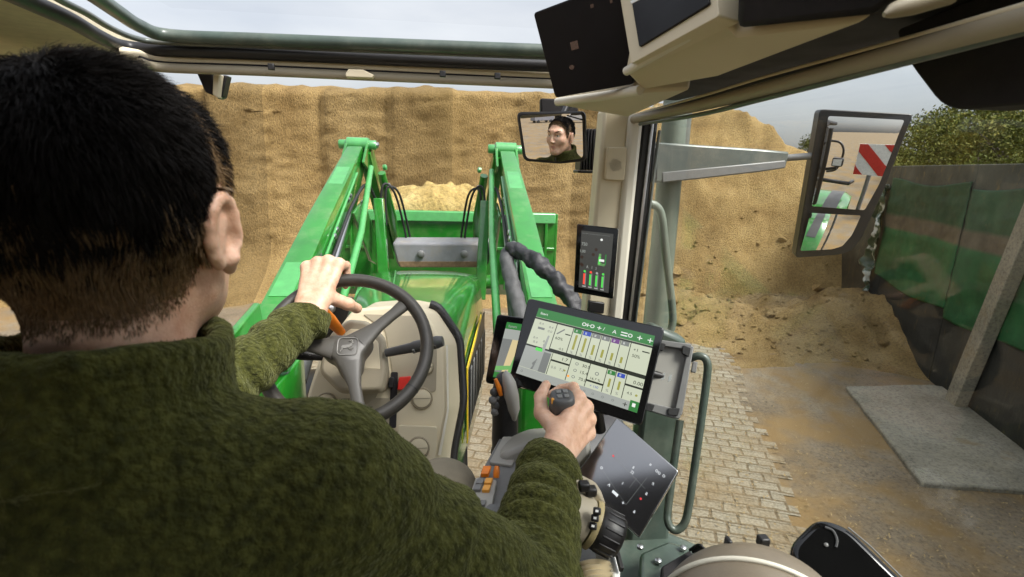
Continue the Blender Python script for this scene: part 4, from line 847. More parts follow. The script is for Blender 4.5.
# front joystick
jY = .97; js = thing('joystick', tuple(at(505, 440, Y=jY)), None, None); js.parent = T; js.location = tuple(at(505, 440, Y=jY)-np.array(T.location))
rings = []
for x, y, a, b in ((506, 452, 13, 13), (506, 446, 11.5, 11.5), (505, 438, 11, 11), (505, 425, 10.5, 10), (505, 415, 10.5, 11), (505, 405, 11.5, 13), (504, 394, 10, 13), (503, 383, 7.5, 10), (503, 376, 5, 7), (503, 373, 2, 3)):
    c = at(x, y, Y=jY); k = (jY+.1)/FPX*1.22; rings.append([c+A3(a*k*math.cos(t), b*k*math.sin(t), 0) for t in np.linspace(0, 2*math.pi, 20, endpoint=False)])
MB().loft(rings).build('grip', BLACK, js, smooth=70)
rings = []
for x, y, a, b in ((513, 418, 2, 5), (512, 408, 5, 8), (510, 395, 6, 9), (508, 382, 5, 8), (506, 375, 3.5, 5), (505, 371.5, 1, 2)):
    c = at(x+1, y, Y=jY-.02); k = (jY+.1)/FPX*1.3; rings.append([c+A3(a*k*math.cos(t), b*k*math.sin(t), 0) for t in np.linspace(0, 2*math.pi, 16, endpoint=False)])
MB().loft(rings).build('grip_shell', GREYP, js, smooth=70)
MB().tube([at(495.5, 379, Y=jY-.03), at(499, 388, Y=jY-.033), at(501, 395, Y=jY-.03)], [.0035, .0055, .004], 10).build('trigger', ORANGE, js, smooth=60)
for x, y, q in ((494, 392, 4.2), (493, 400, 4.6), (497, 405, 4.4), (495, 412, 4.2), (499, 398, 3)):
    MB().ico(at(x, y, Y=jY-.024), q*.0021, 2, (1, .7, 1)).build('button', GREYM if (x+y) % 2 else GREYD, js, smooth=180)
# knob under the right hand
kY = .82; kb = thing('hand_lever', tuple(at(562, 430, Y=kY)), None, None); kb.parent = T; kb.location = tuple(at(562, 430, Y=kY)-np.array(T.location))
K = (kY+.08)/FPX; kax = nrm(A3(-.05, -.22, 1)); ku = nrm(np.cross(kax, A3(0, 1, 0))); kv = np.cross(kax, ku)
rings = []
kc = at(562, 403, Y=kY)
for hgt, a, b in ((-.11, .012, .012), (-.05, .014, .014), (-.03, .018, .018), (-.012, .0225, .022), (.008, .0225, .022), (.016, .0205, .020), (.019, .017, .0165)):
    rings.append([kc+kax*hgt+ku*a*math.copysign(abs(math.cos(t))**.75, math.cos(t))+kv*b*math.copysign(abs(math.sin(t))**.75, math.sin(t)) for t in np.linspace(0, 2*math.pi, 24, endpoint=False)])
MB().loft(rings).build('grip', GREYD, kb, smooth=50)
kf = lambda dx, dy: kc + kax*.0195 + ku*dx + kv*dy
for dx, dy, m in ((-.006, -.007, GREYM), (.006, -.007, GREYM), (-.006, .006, GREYM), (.006, .006, GREYM)): MB().box(kf(dx, dy), (.009, .009, .004), np.stack([ku, kv, kax])).build('button', m, kb, bevel=.001)
MB().box(kc + A3(-.019, -.012, .010), (.005, .006, .010)).build('button', ORANGEL, kb, bevel=.001)
MB().tube([at(546, 399, Y=kY+.03), at(537, 401, Y=kY+.03)], .005, 10).build('button', GREYD, kb)
# tan knob housing right of the sleeve with black rotary knob
q0, q1 = at(578, 517, Y=.64), at(624, 541, Y=.62); kx = nrm(q1-q0)
hs_ = MB().lathe(q0-kx*.05, kx, [(.030, 0), (.035, .02), (.035, .058), (.032, .066)], 36).build('knob_housing', BEIGE_D, T, smooth=50)
MB().lathe(q0+kx*.018, kx, [(.034, 0), (.0355, .004), (.0355, .008), (.031, .010)], 36).build('knob_ring', mat('tan_ring', (.36, .29, .14), .4), hs_, smooth=50)
MB().lathe(q0+kx*.028, kx, [(.029, 0), (.032, .004), (.031, .030), (.027, .038), (.016, .041), (.001, .042)], 36).build('rotary_knob', BLACK, hs_, smooth=50)
rb_ = MB(); a1 = nrm(np.cross(kx, A3(0, 0, 1))); a2 = np.cross(kx, a1)
for k in range(16): t = k*math.pi/8; rb_.box(q0+kx*.048+(a1*math.cos(t)+a2*math.sin(t))*.0315, (.026, .003, .003), np.stack([kx, a1*math.cos(t)+a2*math.sin(t), -a1*math.sin(t)+a2*math.cos(t)]))
rb_.build('knob_ribs', BLACK, hs_, bevel=.001)
for k, (x, y) in enumerate(((597, 511), (595, 518), (593, 526))):
    p = at(x, y, Y=.605); d = nrm(CAMP-p); t1 = nrm(np.cross(A3(0, 0, 1), d)); b = MB().box(p, (.011, .010, .010), np.stack([t1, np.cross(d, t1), d])).build('key', BLACK, hs_, bevel=.002)
    MB().box(p+d*.0055, (.004, .003, .001), np.stack([t1, np.cross(d, t1), d])).build('key_mark', WHITE, hs_)
MB().prism(round_poly([at(x, y, Y=.66) for x, y in ((574, 478), (598, 490), (606, 503), (600, 520), (570, 520))], .006, 3), A3(.01, .05, -.02)).build('housing_cap', BEIGE_D, T, bevel=.004)
for k, (x, y) in enumerate(((584, 486), (591, 491))): MB().box(at(x, y, Y=.645), (.016, .014, .014)).build('rocker', BLACK, T, bevel=.003)
bw = MB(); c0, c1 = at(592, 566, Y=.62), at(600, 620, Y=.56)
bw.tube([c0+(c1-c0)*t for t in np.linspace(0, 1, 40)], [.024+.004*math.cos(k*1.57) for k in range(40)], 20); bw.build('bellows', BEIGE, T, smooth=60)
# switch panel on the outer side of the console: the side window mirrors it
def refl(p): return p - 2*((p-GA) @ gn)*gn
Cm = refl(CAMP); PXN = nrm(A3(1, .0, .0)); PP = A3(.45, .6, 2.2)
def mpx(x, y):
    d = ray(x, y); dm = d - 2*(d @ gn)*gn; return Cm + dm*((PP-Cm) @ PXN/(dm @ PXN))
sp_ = [mpx(x, y) for x, y in ((909, 470), (926, 468), (945, 489), (1045, 582), (1035, 600), (985, 592), (937, 530), (914, 492))]
pan = MB().prism(sp_, -PXN*.012).build('switch_panel', WHITE, T, bevel=.004)
def mkey(x, y, w_, h, an, m, nm='switch'):
    c, s = math.cos(R(an)), math.sin(R(an)); P = [mpx(x+c*a-s*b, y+s*a+c*b) + PXN*.004 for a, b in ((-w_/2, -h/2), (w_/2, -h/2), (w_/2, h/2), (-w_/2, h/2))]
    return MB().prism(P, -PXN*.006).build(nm, m, pan, bevel=.0008)
bluem = mat('blue_key', (.05, .12, .5), .4); greenm = mat('green_key', (.05, .35, .06), .4)
for x, y, w_, h, a, m in ((916.5, 482, 4, 14, 15, BLACK), (923.5, 487, 5, 15, 15, GREYP), (931.5, 491, 4, 11, 15, BLACK), (919.5, 471, 3, 3, 15, greenm), (960.5, 502, 12, 4.5, 42, BLACK), (975, 511, 15, 5, 40, BLACK), (984, 519, 14, 5, 42, BLACK),
                          (953.5, 514, 4, 14, 12, BLACK), (983, 537, 11, 5, 45, BLACK), (981, 544, 9, 4, 45, BLACK), (1008, 541, 22, 4.5, 42, BLACK), (1005, 551, 20, 4.5, 42, BLACK), (1002, 561, 20, 4.5, 42, BLACK), (998, 569, 18, 4.5, 42, BLACK),
                          (958, 557, 34, 4, 47, BLACK), (946, 546, 4, 4, 47, greenm), (977, 561, 5, 18, 12, BLACK), (980, 551, 4, 4, 12, bluem), (997, 553, 5, 4, 42, bluem), (994, 561, 5, 4, 42, greenm)): mkey(x, y, w_, h, a, m)
sg = MB()
for pts in ([(961, 516), (966, 522), (970, 532), (972, 540)], [(966, 520), (971, 524), (972, 533), (971, 539)], [(955, 531), (962, 536), (968, 543), (974, 548)]): sg.tube([mpx(x, y)+PXN*.002 for x, y in pts], .005, 6)
sg.build('seat_symbol', WHITE, pan)
# ================================================================== FRONT LOADER
LD = thing('front_loader', (0, 2.2, 0), 'green front loader arms and full bucket ahead of the hood', 'front loader')
def sect(c, d, wd, h):
    d = nrm(d); s = A3(1, 0, 0); u = nrm(np.cross(s, d)); return round_poly([c-s*wd/2-u*h/2, c+s*wd/2-u*h/2, c+s*wd/2+u*h/2, c-s*wd/2+u*h/2], .012, 3)
for sg_ in (-1, 1):
    X = .575*sg_
    P = [A3(X*1.07, 1.95, 2.10), A3(X*1.05, 2.35, 2.27), A3(X*1.02, 3.0, 2.575), A3(X*.985, 3.6, 2.84), A3(X*.965, 3.93, 2.985)]
    d = nrm(P[-1]-P[0]); H = [.42, .42, .38, .28, .16]; Wd = [.14, .14, .13, .12, .11]
    arm_ = MB().loft([sect(p-np.cross(A3(1, 0, 0), d)*h/2, d, w_, h) for p, h, w_ in zip(P, H, Wd)]).build('arm', GREEN, LD, smooth=35)
    MB().loft([sect(p-np.cross(A3(1, 0, 0), d)*(h/2-.004), d, w_+.022, h+.022) for p, h, w_ in ((A3(X*1.068, 1.99, 2.118), .42, .14), (A3(X*1.055, 2.28, 2.243), .42, .14))]).build('arm_sleeve', GREEN, arm_, smooth=35)
    nup = np.cross(A3(1, 0, 0), d)
    MB().prism([P[1]+nup*.003-A3(.05, 0, 0), P[3]+nup*.003-A3(.042, 0, 0), P[3]+nup*.003+A3(.042, 0, 0), P[1]+nup*.003+A3(.05, 0, 0)], -nup*.004).build('top_sky_sheen', GREEN_SKYLIT, arm_, smooth=0)  # thin overlay on the arm's top face, sky sheen painted in pale green
    kp = A3(X*.955, 4.02, 3.00)
    for s in (-1, 1): 
        MB().loft([round_poly([kp+A3(s*.075-.009, -.24, -.13), kp+A3(s*.075-.009, .02, .055), kp+A3(s*.075-.009, .07, .03), kp+A3(s*.075-.009, .03, -.2)], .03, 4), round_poly([kp+A3(s*.075+.009, -.24, -.13), kp+A3(s*.075+.009, .02, .055), kp+A3(s*.075+.009, .07, .03), kp+A3(s*.075+.009, .03, -.2)], .03, 4)]).build('knee_lug', GREEN, LD, bevel=.003)
    pin = MB().lathe(kp-A3(.135, 0, 0), A3(1, 0, 0), [(.03, 0), (.034, .005), (.034, .055), (.052, .06), (.052, .21), (.034, .215), (.034, .265), (.03, .27)], 24).build('pivot_pin', GREEN_SKYLIT, LD, smooth=40)
    MB().lathe(kp+A3(.135, 0, 0), A3(1, 0, 0), [(.022, 0), (.022, .014), (.012, .02)], 8).build('pin_bolt', STEEL, pin)
    # front leg, from the knee down to the bucket
    q = [kp+A3(-.05*sg_, .02, -.03), kp+A3(-.10*sg_, .28, -.42), kp+A3(-.14*sg_, .56, -.90)]
    MB().loft([sect(c, q[2]-q[0], .09, h) for c, h in zip(q, (.14, .2, .17))]).build('arm', GREEN, LD, smooth=35)
    # tilt links and rams on the inner side
    MB().tube([kp+A3(-.11*sg_, -.12, -.16), A3(X*.72, 3.3, 2.44), A3(X*.70, 2.25, 1.95)], [.020, .022, .024], 14).build('tilt_link', GREEN_SKYLIT, LD, smooth=60)
    MB().tube([A3(X*.87, 3.35, 2.55), A3(X*.87, 2.9, 2.30)], .022, 14).build('ram_rod', STEEL, LD, smooth=60)
    MB().tube([A3(X*.87, 2.9, 2.30), A3(X*.87, 2.2, 1.92)], .036, 14).build('ram_cylinder', GREYD, LD, smooth=60)
    MB().prism([A3(X*.80, 3.35, 2.56), A3(X*.80, 3.7, 2.62), A3(X*.80, 4.25, 2.25), A3(X*.80, 4.25, 2.05), A3(X*.80, 3.9, 2.15)], A3(.02*sg_, 0, 0)).build('plate', GREEN, LD, bevel=.006)
    MB().tube([kp+A3(-.16*sg_, .05, -.2), kp+A3(-.2*sg_, .25, -.55), kp+A3(-.2*sg_, .5, -.85)], [.03, .04, .03], 12).build('bucket_ram', GREEN, LD, smooth=60)
    for k, (y, z) in enumerate(((-.05, -.16), (.12, -.30), (.30, -.62), (.45, -.80))):
        MB().lathe(kp+A3(-.19*sg_-.0, y, z), A3(-sg_, -.2, .2), [(.022, 0), (.022, .02), (.012, .025), (.001, .026)], 10).build('bolt', STEEL if k % 2 else GREEN_SKYLIT, LD)
    # hydraulic hoses looping beside the ram
    b = kp + A3(-.2*sg_, .05, -.30)
    for k in range(2):
        o_ = A3(-.03*sg_*k, .02*k, 0); MB().tube(bez([b+o_+A3(.05*sg_, .0, -.30), b+o_+A3(.045*sg_, -.02, -.05), b+o_+A3(.01*sg_, 0, .02-.02*k), b+o_+A3(-.05*sg_, .05, -.06), b+o_+A3(-.09*sg_, .2, -.30), b+o_+A3(-.12*sg_, .35, -.58)], 7), .009, 8).build('hydraulic_hose', RUBBER, LD, smooth=60)
    # emblem plate, grease nipples, weld seam and bolts on the inner side of the arm
    ec = A3(X*1.03-.073*sg_, 2.72, 2.33)
    eb = MB(); eb.prism([ec+A3(0, y, z) for y, z in ((-.05, -.05), (.05, -.03), (.06, .07), (-.04, .05))], A3(.004*sg_, 0, 0)); eb.build('badge', GREYD, arm_, smooth=0)
    eb = MB(); eb.prism([ec+A3(-.003*sg_, y, z) for y, z in ((-.03, -.02), (.0, -.01), (.03, -.02), (.045, .03), (.02, .04), (-.02, .02))], A3(.003*sg_, 0, 0)); eb.build('badge_mark', WHITE, arm_, smooth=0)
    for y, z in ((3.0, 2.46), (3.06, 2.49), (3.4, 2.64), (3.46, 2.66), (2.4, 2.12), (2.46, 2.15)): MB().lathe(A3(X*1.0-.066*sg_, y, z), A3(-sg_, 0, 0), [(.018, 0), (.018, .012), (.010, .018), (.001, .019)], 8).build('bolt', STEEL, arm_)
    MB().tube([A3(X*1.02-.072*sg_, 2.5, 2.22), A3(X*1.0-.068*sg_, 3.1, 2.52), A3(X*.98-.062*sg_, 3.7, 2.80)], .009, 8).build('oil_pipe', GREEN_SKYLIT, arm_, smooth=60)
    MB().tube(bez([A3(X*.93, 2.5, 2.12), A3(X*.86, 2.9, 2.36), A3(X*.84, 3.4, 2.60), A3(X*.80, 3.8, 2.72), A3(X*.74, 4.0, 2.6)], 6), .011, 8).build('hydraulic_hose', RUBBER, LD, smooth=60)
    # mast
    MB().loft([sect(A3(X*.98, 2.02, z), A3(0, 0, 1), .20, .34) for z in (1.0, 2.05)] ).build('mast', GREEN, LD, bevel=.012)
    MB().prism([A3(X*1.06, 1.86, 2.25), A3(X*1.06, 2.14, 2.30), A3(X*1.06, 2.2, 1.9), A3(X*1.06, 1.86, 1.8)], A3(.03*sg_, 0, 0)).build('mast_lug', GREEN, LD, bevel=.008)
    MB().lathe(A3(X*1.0-.12, 1.98, 2.12), A3(1, 0, 0), [(.055, 0), (.06, .01), (.06, .23), (.055, .24)], 24).build('mast_pin', GREEN_SKYLIT, LD, smooth=40)
# inner struts seen beside the hood
MB().prism([A3(-.43, 3.9, 2.62), A3(-.36, 3.9, 2.62), A3(-.30, 3.7, 1.9), A3(-.38, 3.7, 1.9)], A3(0, .06, 0)).build('strut', GREEN, LD, bevel=.006)
MB().prism([A3(.43, 3.9, 2.62), A3(.36, 3.9, 2.62), A3(.32, 3.7, 1.9), A3(.40, 3.7, 1.9)], A3(0, .06, 0)).build('strut', GREEN, LD, bevel=.006)
# grey cross tube between the arms
cb_ = [at(x, y, Y=4.15) for x, y in ((392, 243), (491, 243), (489, 263), (486, 268), (399, 268), (396, 262))]
ct_ = MB().prism(cb_, A3(0, .22, .02)).build('cross_tube', mat('worn_grey_paint', (.24, .24, .255), .5, var=.15, nscale=10, dust=.35, dustcol=(.33, .25, .14)), LD, bevel=.02)
for x in (421, 464): MB().lathe(at(x, 254, Y=4.14), A3(0, -1, 0), [(.03, -.01), (.03, .012), (.02, .02), (.001, .021)], 12).build('bolt', GREYM, ct_)
MB().prism([at(x, y, Y=4.146) for x, y in ((398, 261.5), (487, 261.5), (484.5, 267), (401, 267))], A3(0, .01, 0)).build('cross_tube_strip', mat('strip_brown', (.20, .13, .07), .7, var=.3), ct_, bevel=.002)  # darker brown strip along the tube's lower edge
MB().tube([A3(-.45, 3.95, 1.98), A3(.45, 3.95, 1.98)], .06, 16).build('torsion_tube', GREEN, LD, smooth=60)
# bucket
BX = 1.10; BYs = [(4.80, 2.44), (4.80, 2.02), (4.86, 1.75), (5.05, 1.60), (5.75, 1.55)]
bk = MB(); prof = [A3(0, y, z) for y, z in BYs]; inn = [A3(0, y+.02, z+.018) for y, z in BYs][::-1]; ring = prof+inn
bk.loft([[p+A3(-BX, 0, 0) for p in ring], [p+A3(BX, 0, 0) for p in ring]]); bucket = bk.build('bucket', GREEN, LD, smooth=30)
MB().prism([A3(-BX, 4.76, 2.36), A3(BX, 4.76, 2.36), A3(BX, 4.775, 2.455), A3(-BX, 4.775, 2.455)], A3(0, .05, 0)).build('bucket_lip', GREEN_SKYLIT, bucket, bevel=.01)
MB().prism([A3(-BX, 4.778, 2.10), A3(BX, 4.778, 2.10), A3(BX, 4.778, 2.13), A3(-BX, 4.778, 2.13)], A3(0, .02, 0)).build('bucket_rib', GREEN, bucket, bevel=.005)
for s in (-1, 1):
    MB().prism([A3(s*BX, y, z) for y, z in ((4.80, 2.45), (4.80, 2.02), (4.86, 1.75), (5.05, 1.60), (5.75, 1.55), (5.55, 2.0), (5.1, 2.42))], A3(s*.025, 0, 0)).build('bucket_side', GREEN, bucket, bevel=.005)
    for x in (.62, .80, 1.0): MB().prism([A3(s*x, 4.765, 2.40), A3(s*x+.025, 4.765, 2.40), A3(s*x+.025, 4.765, 1.72), A3(s*x, 4.765, 1.72)], A3(0, .03, 0)).build('bucket_rib', GREEN, bucket, bevel=.004)
def ldz(P):
    x, y = P[:, 0], P[:, 1]; e = np.clip((1.08-np.abs(x))/.25, 0, 1)*np.clip((y-4.79)/.1, 0, 1)*np.clip((5.62-y)/.3, 0, 1)
    return 2.02 + .42*e**.5 + .26*np.exp(-(((x-.02)/.62)**2 + ((y-5.15)/.32)**2)) + .05*fbm(P, 3, 4, 4) + .03*fbm(P, 14, 3, 5)
M_LOAD = ground_like('fresh_silage', [(.25, (.30, .20, .065)), (.5, (.44, .32, .12)), (.75, (.56, .44, .2))], 3., 1., 30., None, bdist=.03)
ml = grid_mesh('silage_load', np.arange(-1.08, 1.081, .022), np.arange(4.82, 5.63, .025), ldz, M_LOAD); tag(ml, 'heaped yellow chopped maize silage lying in the raised green bucket', 'silage')
# wrapped hose bundle crossing from the arm to the tractor
def wrinkled(path, r, amp, seed, n=22):
    P = bez(path, 14); mb = MB(); mb.tube(P, r, n); V = np.array(mb.V); c = np.repeat(np.array(P), n, 0); d = V-c; l = np.linalg.norm(d, axis=1)[:, None]
    f = fbm(V, 24, 3, seed)*amp + .18*amp*np.sin(np.repeat(np.arange(len(P)), n)*.8 + 4*fnoise(V, 8, seed)); mb.V = [tuple(v) for v in c + d*(1+f[:, None])]; return mb
wrinkled([at(528, 345, Y=2.1), at(519, 310, Y=2.2), at(511, 280, Y=2.3), at(507, 258, Y=2.4), at(513, 248, Y=2.5)], .036, .16, 2).build('hose_sleeve', mat('grey_sleeve', (.075, .075, .075), .65, var=.2, bump=.4, bscale=60, bdist=.004), LD, smooth=180)
wrinkled([at(510, 250, Y=2.42), at(525, 254, Y=2.34), at(543, 268, Y=2.25), at(558, 283, Y=2.2), at(572, 302, Y=2.15), at(578, 330, Y=2.1)], .036, .34, 5).build('hose_sleeve', mat('black_sleeve', (.022, .022, .024), .55, var=.3, bump=.5, bscale=50, bdist=.005), LD, smooth=180)

# ================================================================== DISPLAYS
PANELG = mat('panel_glass', (.012, .012, .013), .12, var=.1, coat=1., spec=1., coatr=.11); PANELG.node_tree.nodes['Principled BSDF'].inputs['Coat IOR'].default_value = 1.85; PANELG.node_tree.nodes['Principled BSDF'].inputs['IOR'].default_value = 1.9
SG = lambda n, c, s=1.: emit(n, c, s)
S_OFF = emit('screen_cream', (.58, .62, .47), .36); S_GREEN = emit('screen_green', (.035, .20, .045), .36); S_LINE = emit('screen_dark', (.03, .035, .025), .3); S_OL = emit('screen_olive', (.34, .33, .07), .36)
S_BLUE = emit('screen_blue', (.04, .08, .42), .36); S_PURP = emit('screen_purple', (.16, .05, .22), .36); S_GREY = emit('screen_grey', (.20, .21, .20), .36); S_LG = emit('screen_light_grey', (.36, .38, .35), .36); S_WHITE = emit('screen_white', (.85, .87, .82), .36)
S_DK = emit('screen_night', (.040, .040, .036), .5); S_RED = emit('screen_red', (.6, .05, .03), .6); S_BG = emit('screen_bright_green', (.06, .42, .06), .6); S_OR = emit('screen_orange', (.75, .25, .03), .6); S_MID = emit('screen_mid_green', (.10, .26, .08), .6); S_TAN = emit('screen_tan', (.40, .33, .18), .6); S_BROWN = emit('screen_brown', (.05, .03, .022), .3)
def display(name, px, P0, n, th, lab, screen, r=.01, cat='display screen'):
    pn = pane_rays(px, P0, n); d = thing(name, tuple(pn.m - pn.n*th/2), lab, cat)
    slab('casing', pn, th, PANELG if screen is None else (MATS['matt_screen'] if name == 'roof_display' else BLACKG), d, r=r, bevel=.002); pane = pane_rays(screen, P0+nrm(n)*.0006, n) if screen else None; return d, pane
# main display
n1 = nrm(A3(-.28, -.82, .50)); P1 = at(588, 362, Y=.97)
d1, sp1 = display('touch_display', [(528, 298), (665, 328), (642, 426), (508, 383)], P1, n1, .026, 'large touch display with cream fields of bars and numbers under a green header', [(539, 308), (655, 336), (637, 413), (516, 373)])
u = UI(sp1); u.rect(0, 0, 1, 1, S_OFF)
u.rect(0, 0, 1, .135, S_GREEN, 1); u.rect(0, .89, 1, 1, S_LG, 1); u.rect(.93, .87, 1, 1, S_GREEN, 2)
for x in (.40, .43, .47, .53, .58, .66, .73, .79): u.text(random.choice('+o*A/='), x, .05, .05, S_WHITE, .7, 2)
u.text('Start', .03, .05, .035, S_WHITE, .7, 2); u.text('+', .865, .045, .06, S_WHITE, .7, 2); u.text('+', .95, .045, .06, S_WHITE, .7, 2)
for x in (.20, .345, .425, .505, .585, .665, .745, .83): u.rect(x-.003, .14, x+.003, .55, S_LINE, 2)
u.rect(0, .14, 1, .165, S_LINE, 2); u.rect(0, .55, 1, .575, S_LINE, 2); u.rect(.20, .525, 1, .57, S_LINE, 3)
hdr = [S_GREEN, S_BLUE, S_GREY, S_GREY, S_PURP, S_GREY]
for k in range(6):
    x = .352+.08*k; u.rect(x, .165, x+.066, .225, hdr[k], 3); u.text('II', x+.018, .18, .03, S_WHITE, .7, 4)
    t = (.25, .25, .30, .32, .32, .33)[k]; u.rect(x+.025, t+.02*k*.5, x+.044, .46, S_OL, 3); u.text('%', x+.02, .48, .035, S_GREY, .7, 3)
for x, y in ((.05, .2), (.14, .22), (.05, .27), (.14, .28), (.04, .42), (.13, .44), (.05, .48), (.14, .49)): u.text(random.choice(['0.0', '12', '8.4', '-']), x, y, .032, S_GREY, .7, 3)
u.poly([(.215, .30), (.27, .21), (.28, .22), (.225, .31)], S_GREY, 3); u.rect(.29, .27, .335, .285, S_LINE, 3); u.text('60%', .22, .34, .04, S_LINE, .7, 3); u.text('-0.5', .27, .48, .03, S_LINE, .7, 3)
u.text('+1', .86, .22, .04, S_LINE, .7, 3); u.rect(.93, .23, .99, .245, S_LINE, 3); u.text('50%', .86, .30, .04, S_LINE, .7, 3)
# camera picture
u.rect(0, .575, .23, .885, S_LG, 2); u.poly([(.10, .885), (.16, .60), (.23, .60), (.23, .885)], S_GREY, 3); u.poly([(.12, .885), (.155, .36), (.17, .36), (.165, .885)], S_LG, 4); u.poly([(.10, .80), (.13, .72), (.15, .74), (.13, .86)], S_GREY, 4); u.rect(.09, .565, .15, .61, S_BG, 5); u.rect(.23, .575, .24, .885, S_OFF, 3)
for x in (.24, .40, .56, .70, .775, .86): u.rect(x-.003, .575, x+.003, .885, S_LINE, 3)
u.rect(.24, .665, .40, .69, S_LINE, 3); u.rect(.56, .785, .70, .81, S_LINE, 3); u.rect(.86, .69, 1, .715, S_LINE, 3)
u.text('1.7', .33, .60, .045, S_LINE, .7, 3); u.text('0.0', .26, .75, .035, S_GREY, .7, 3); u.text('7.3', .33, .75, .035, S_GREY, .7, 3); u.disc(.375, .765, .008, .012, S_OL, 4)
for k, t in enumerate(('30.0', '15.4', '70.0')): u.text(t, .50, .61+.09*k, .04, S_LINE, .7, 3); u.disc(.455, .63+.09*k, .014, .02, S_GREY, 3); u.disc(.455, .63+.09*k, .009, .013, S_OFF, 4)
u.disc(.415, .82, .01, .015, S_OR, 4); u.disc(.63, .68, .016, .024, S_GREY, 3); u.disc(.63, .68, .010, .015, S_OFF, 4); u.text('16.7 %', .59, .74, .032, S_LINE, .7, 3); u.text('+ 150', .60, .835, .03, S_BLUE, .7, 3)
for k, c in enumerate((S_GREEN, S_BLUE)):
    x = .708+.078*k; u.rect(x, .585, x+.062, .64, c, 4); u.rect(x+.024, .69, x+.042, .80, S_OL, 3); u.text('%', x+.02, .83, .035, S_GREY, .7, 3); u.text('II', x+.018, .597, .03, S_WHITE, .7, 5)
u.text('0.00', .92, .625, .045, S_LINE, .7, 3); u.text('4.5', .89, .78, .035, S_LINE, .7, 3); u.disc(.965, .80, .01, .014, S_OL, 4)
for x in (.02, .40, .47, .55, .62, .70, .78): u.disc(x+.02, .945, .010, .015, S_GREY, 3); u.disc(x+.02, .945, .006, .010, S_LG, 4)
u.text('+', .88, .92, .05, S_LINE, .7, 3); u.rect(.95, .90, .975, .945, S_WHITE, 3)
u.build('screen', d1)
MB().tube([P1-n1*.02, P1-n1*.06, at(600, 430, Y=1.06)], .014, 12).build('bracket', BLACK, d1)
# second display behind it
n2 = nrm(A3(-.22, -.88, .42)); P2 = at(512, 348, Y=1.10)
d2, sp2 = display('touch_display', [(497, 314), (566, 324), (556, 394), (485, 383)], P2, n2, .022, 'smaller display behind the large one, showing a camera picture of green machinery', [(507, 322), (560, 330), (551, 386), (493, 377)])
u = UI(sp2); u.rect(0, 0, 1, 1, S_GREY); u.rect(0, 0, 1, .12, S_GREEN, 1); u.rect(0, .12, 1, .3, S_LG, 1); u.text('Kamera', .05, .04, .05, S_LG, .7, 2); u.rect(.3, .17, .4, .21, S_LINE, 2)
u.rect(0, .3, 1, .9, S_TAN, 1); u.poly([(.22, .9), (.34, .3), (.5, .3), (.45, .55), (.40, .9)], S_MID, 2); u.poly([(.0, .3), (.18, .3), (.12, .9), (0, .9)], S_GREY, 2); u.poly([(.30, .38), (.55, .36), (.55, .44), (.30, .46)], S_GREEN, 3); u.poly([(.0, .8), (.5, .72), (.5, .78), (.0, .88)], S_MID, 3); u.rect(0, .9, 1, 1, S_GREEN, 2)
u.build('screen', d2); MB().tube([P2-n2*.02, P2-n2*.06+A3(0, 0, -.1), A3(.36, 1.2, 2.1)], .012, 10).build('bracket', BLACK, d2)
# corner post display
n3 = nrm(A3(-.36, -.92, .10)); P3 = at(596, 262, Y=1.25)
d3, sp3 = display('post_display', [(577, 224), (618.5, 228.5), (613, 299), (573.5, 292)], P3, n3, .022, 'narrow dark display with coloured bars, fixed upright to the front pillar', [(581.5, 230.5), (613.5, 234), (608.5, 293), (578.5, 287)], r=.004)
u = UI(sp3); u.rect(0, 0, 1, 1, S_DK); u.text('750', .03, .20, .055, S_LG, 1.6); u.text('1,00', .0, .33, .055, S_LG, 1.6); u.disc(.65, .12, .04, .02, S_WHITE); u.rect(.02, .04, .9, .046, S_GREY)
u.poly([(.60, .36), (.68, .36), (.70, .52), (.80, .52), (.80, .56), (.58, .56), (.58, .50)], S_MID); u.rect(.80, .36, .84, .54, S_GREEN, 2); u.rect(.62, .45, .78, .49, S_WHITE, 3); u.rect(.60, .41, .66, .54, S_BG, 2)
for x, y in ((.06, .46), (.08, .60), (.42, .39), (.05, .585), (.5, .3)): u.disc(x, y, .05, .028, S_BROWN)
u.text('A', .22, .59, .05, S_LG, 1.4); u.text('1', .40, .59, .05, S_LG, 1.4); u.text('2', .52, .60, .04, S_LG, 1.4)
for k, (c, t) in enumerate(((S_RED, S_BG), (S_BG, S_RED), (S_BG, S_LG), (S_BG, S_BG))):
    x = .14+.2*k; u.rect(x, .74, x+.06, .93, c, 2); u.rect(x+.06, .72, x+.09, .95, S_GREY, 1); u.disc(x+.04, .70, .04, .02, t, 3); u.rect(x-.02, .955, x+.1, .975, S_LG, 2)
u.build('screen', d3); MB().box(P3-n3*.045+A3(.01, .02, 0), (.03, .05, .05)).build('bracket', BLACK, d3, bevel=.004)
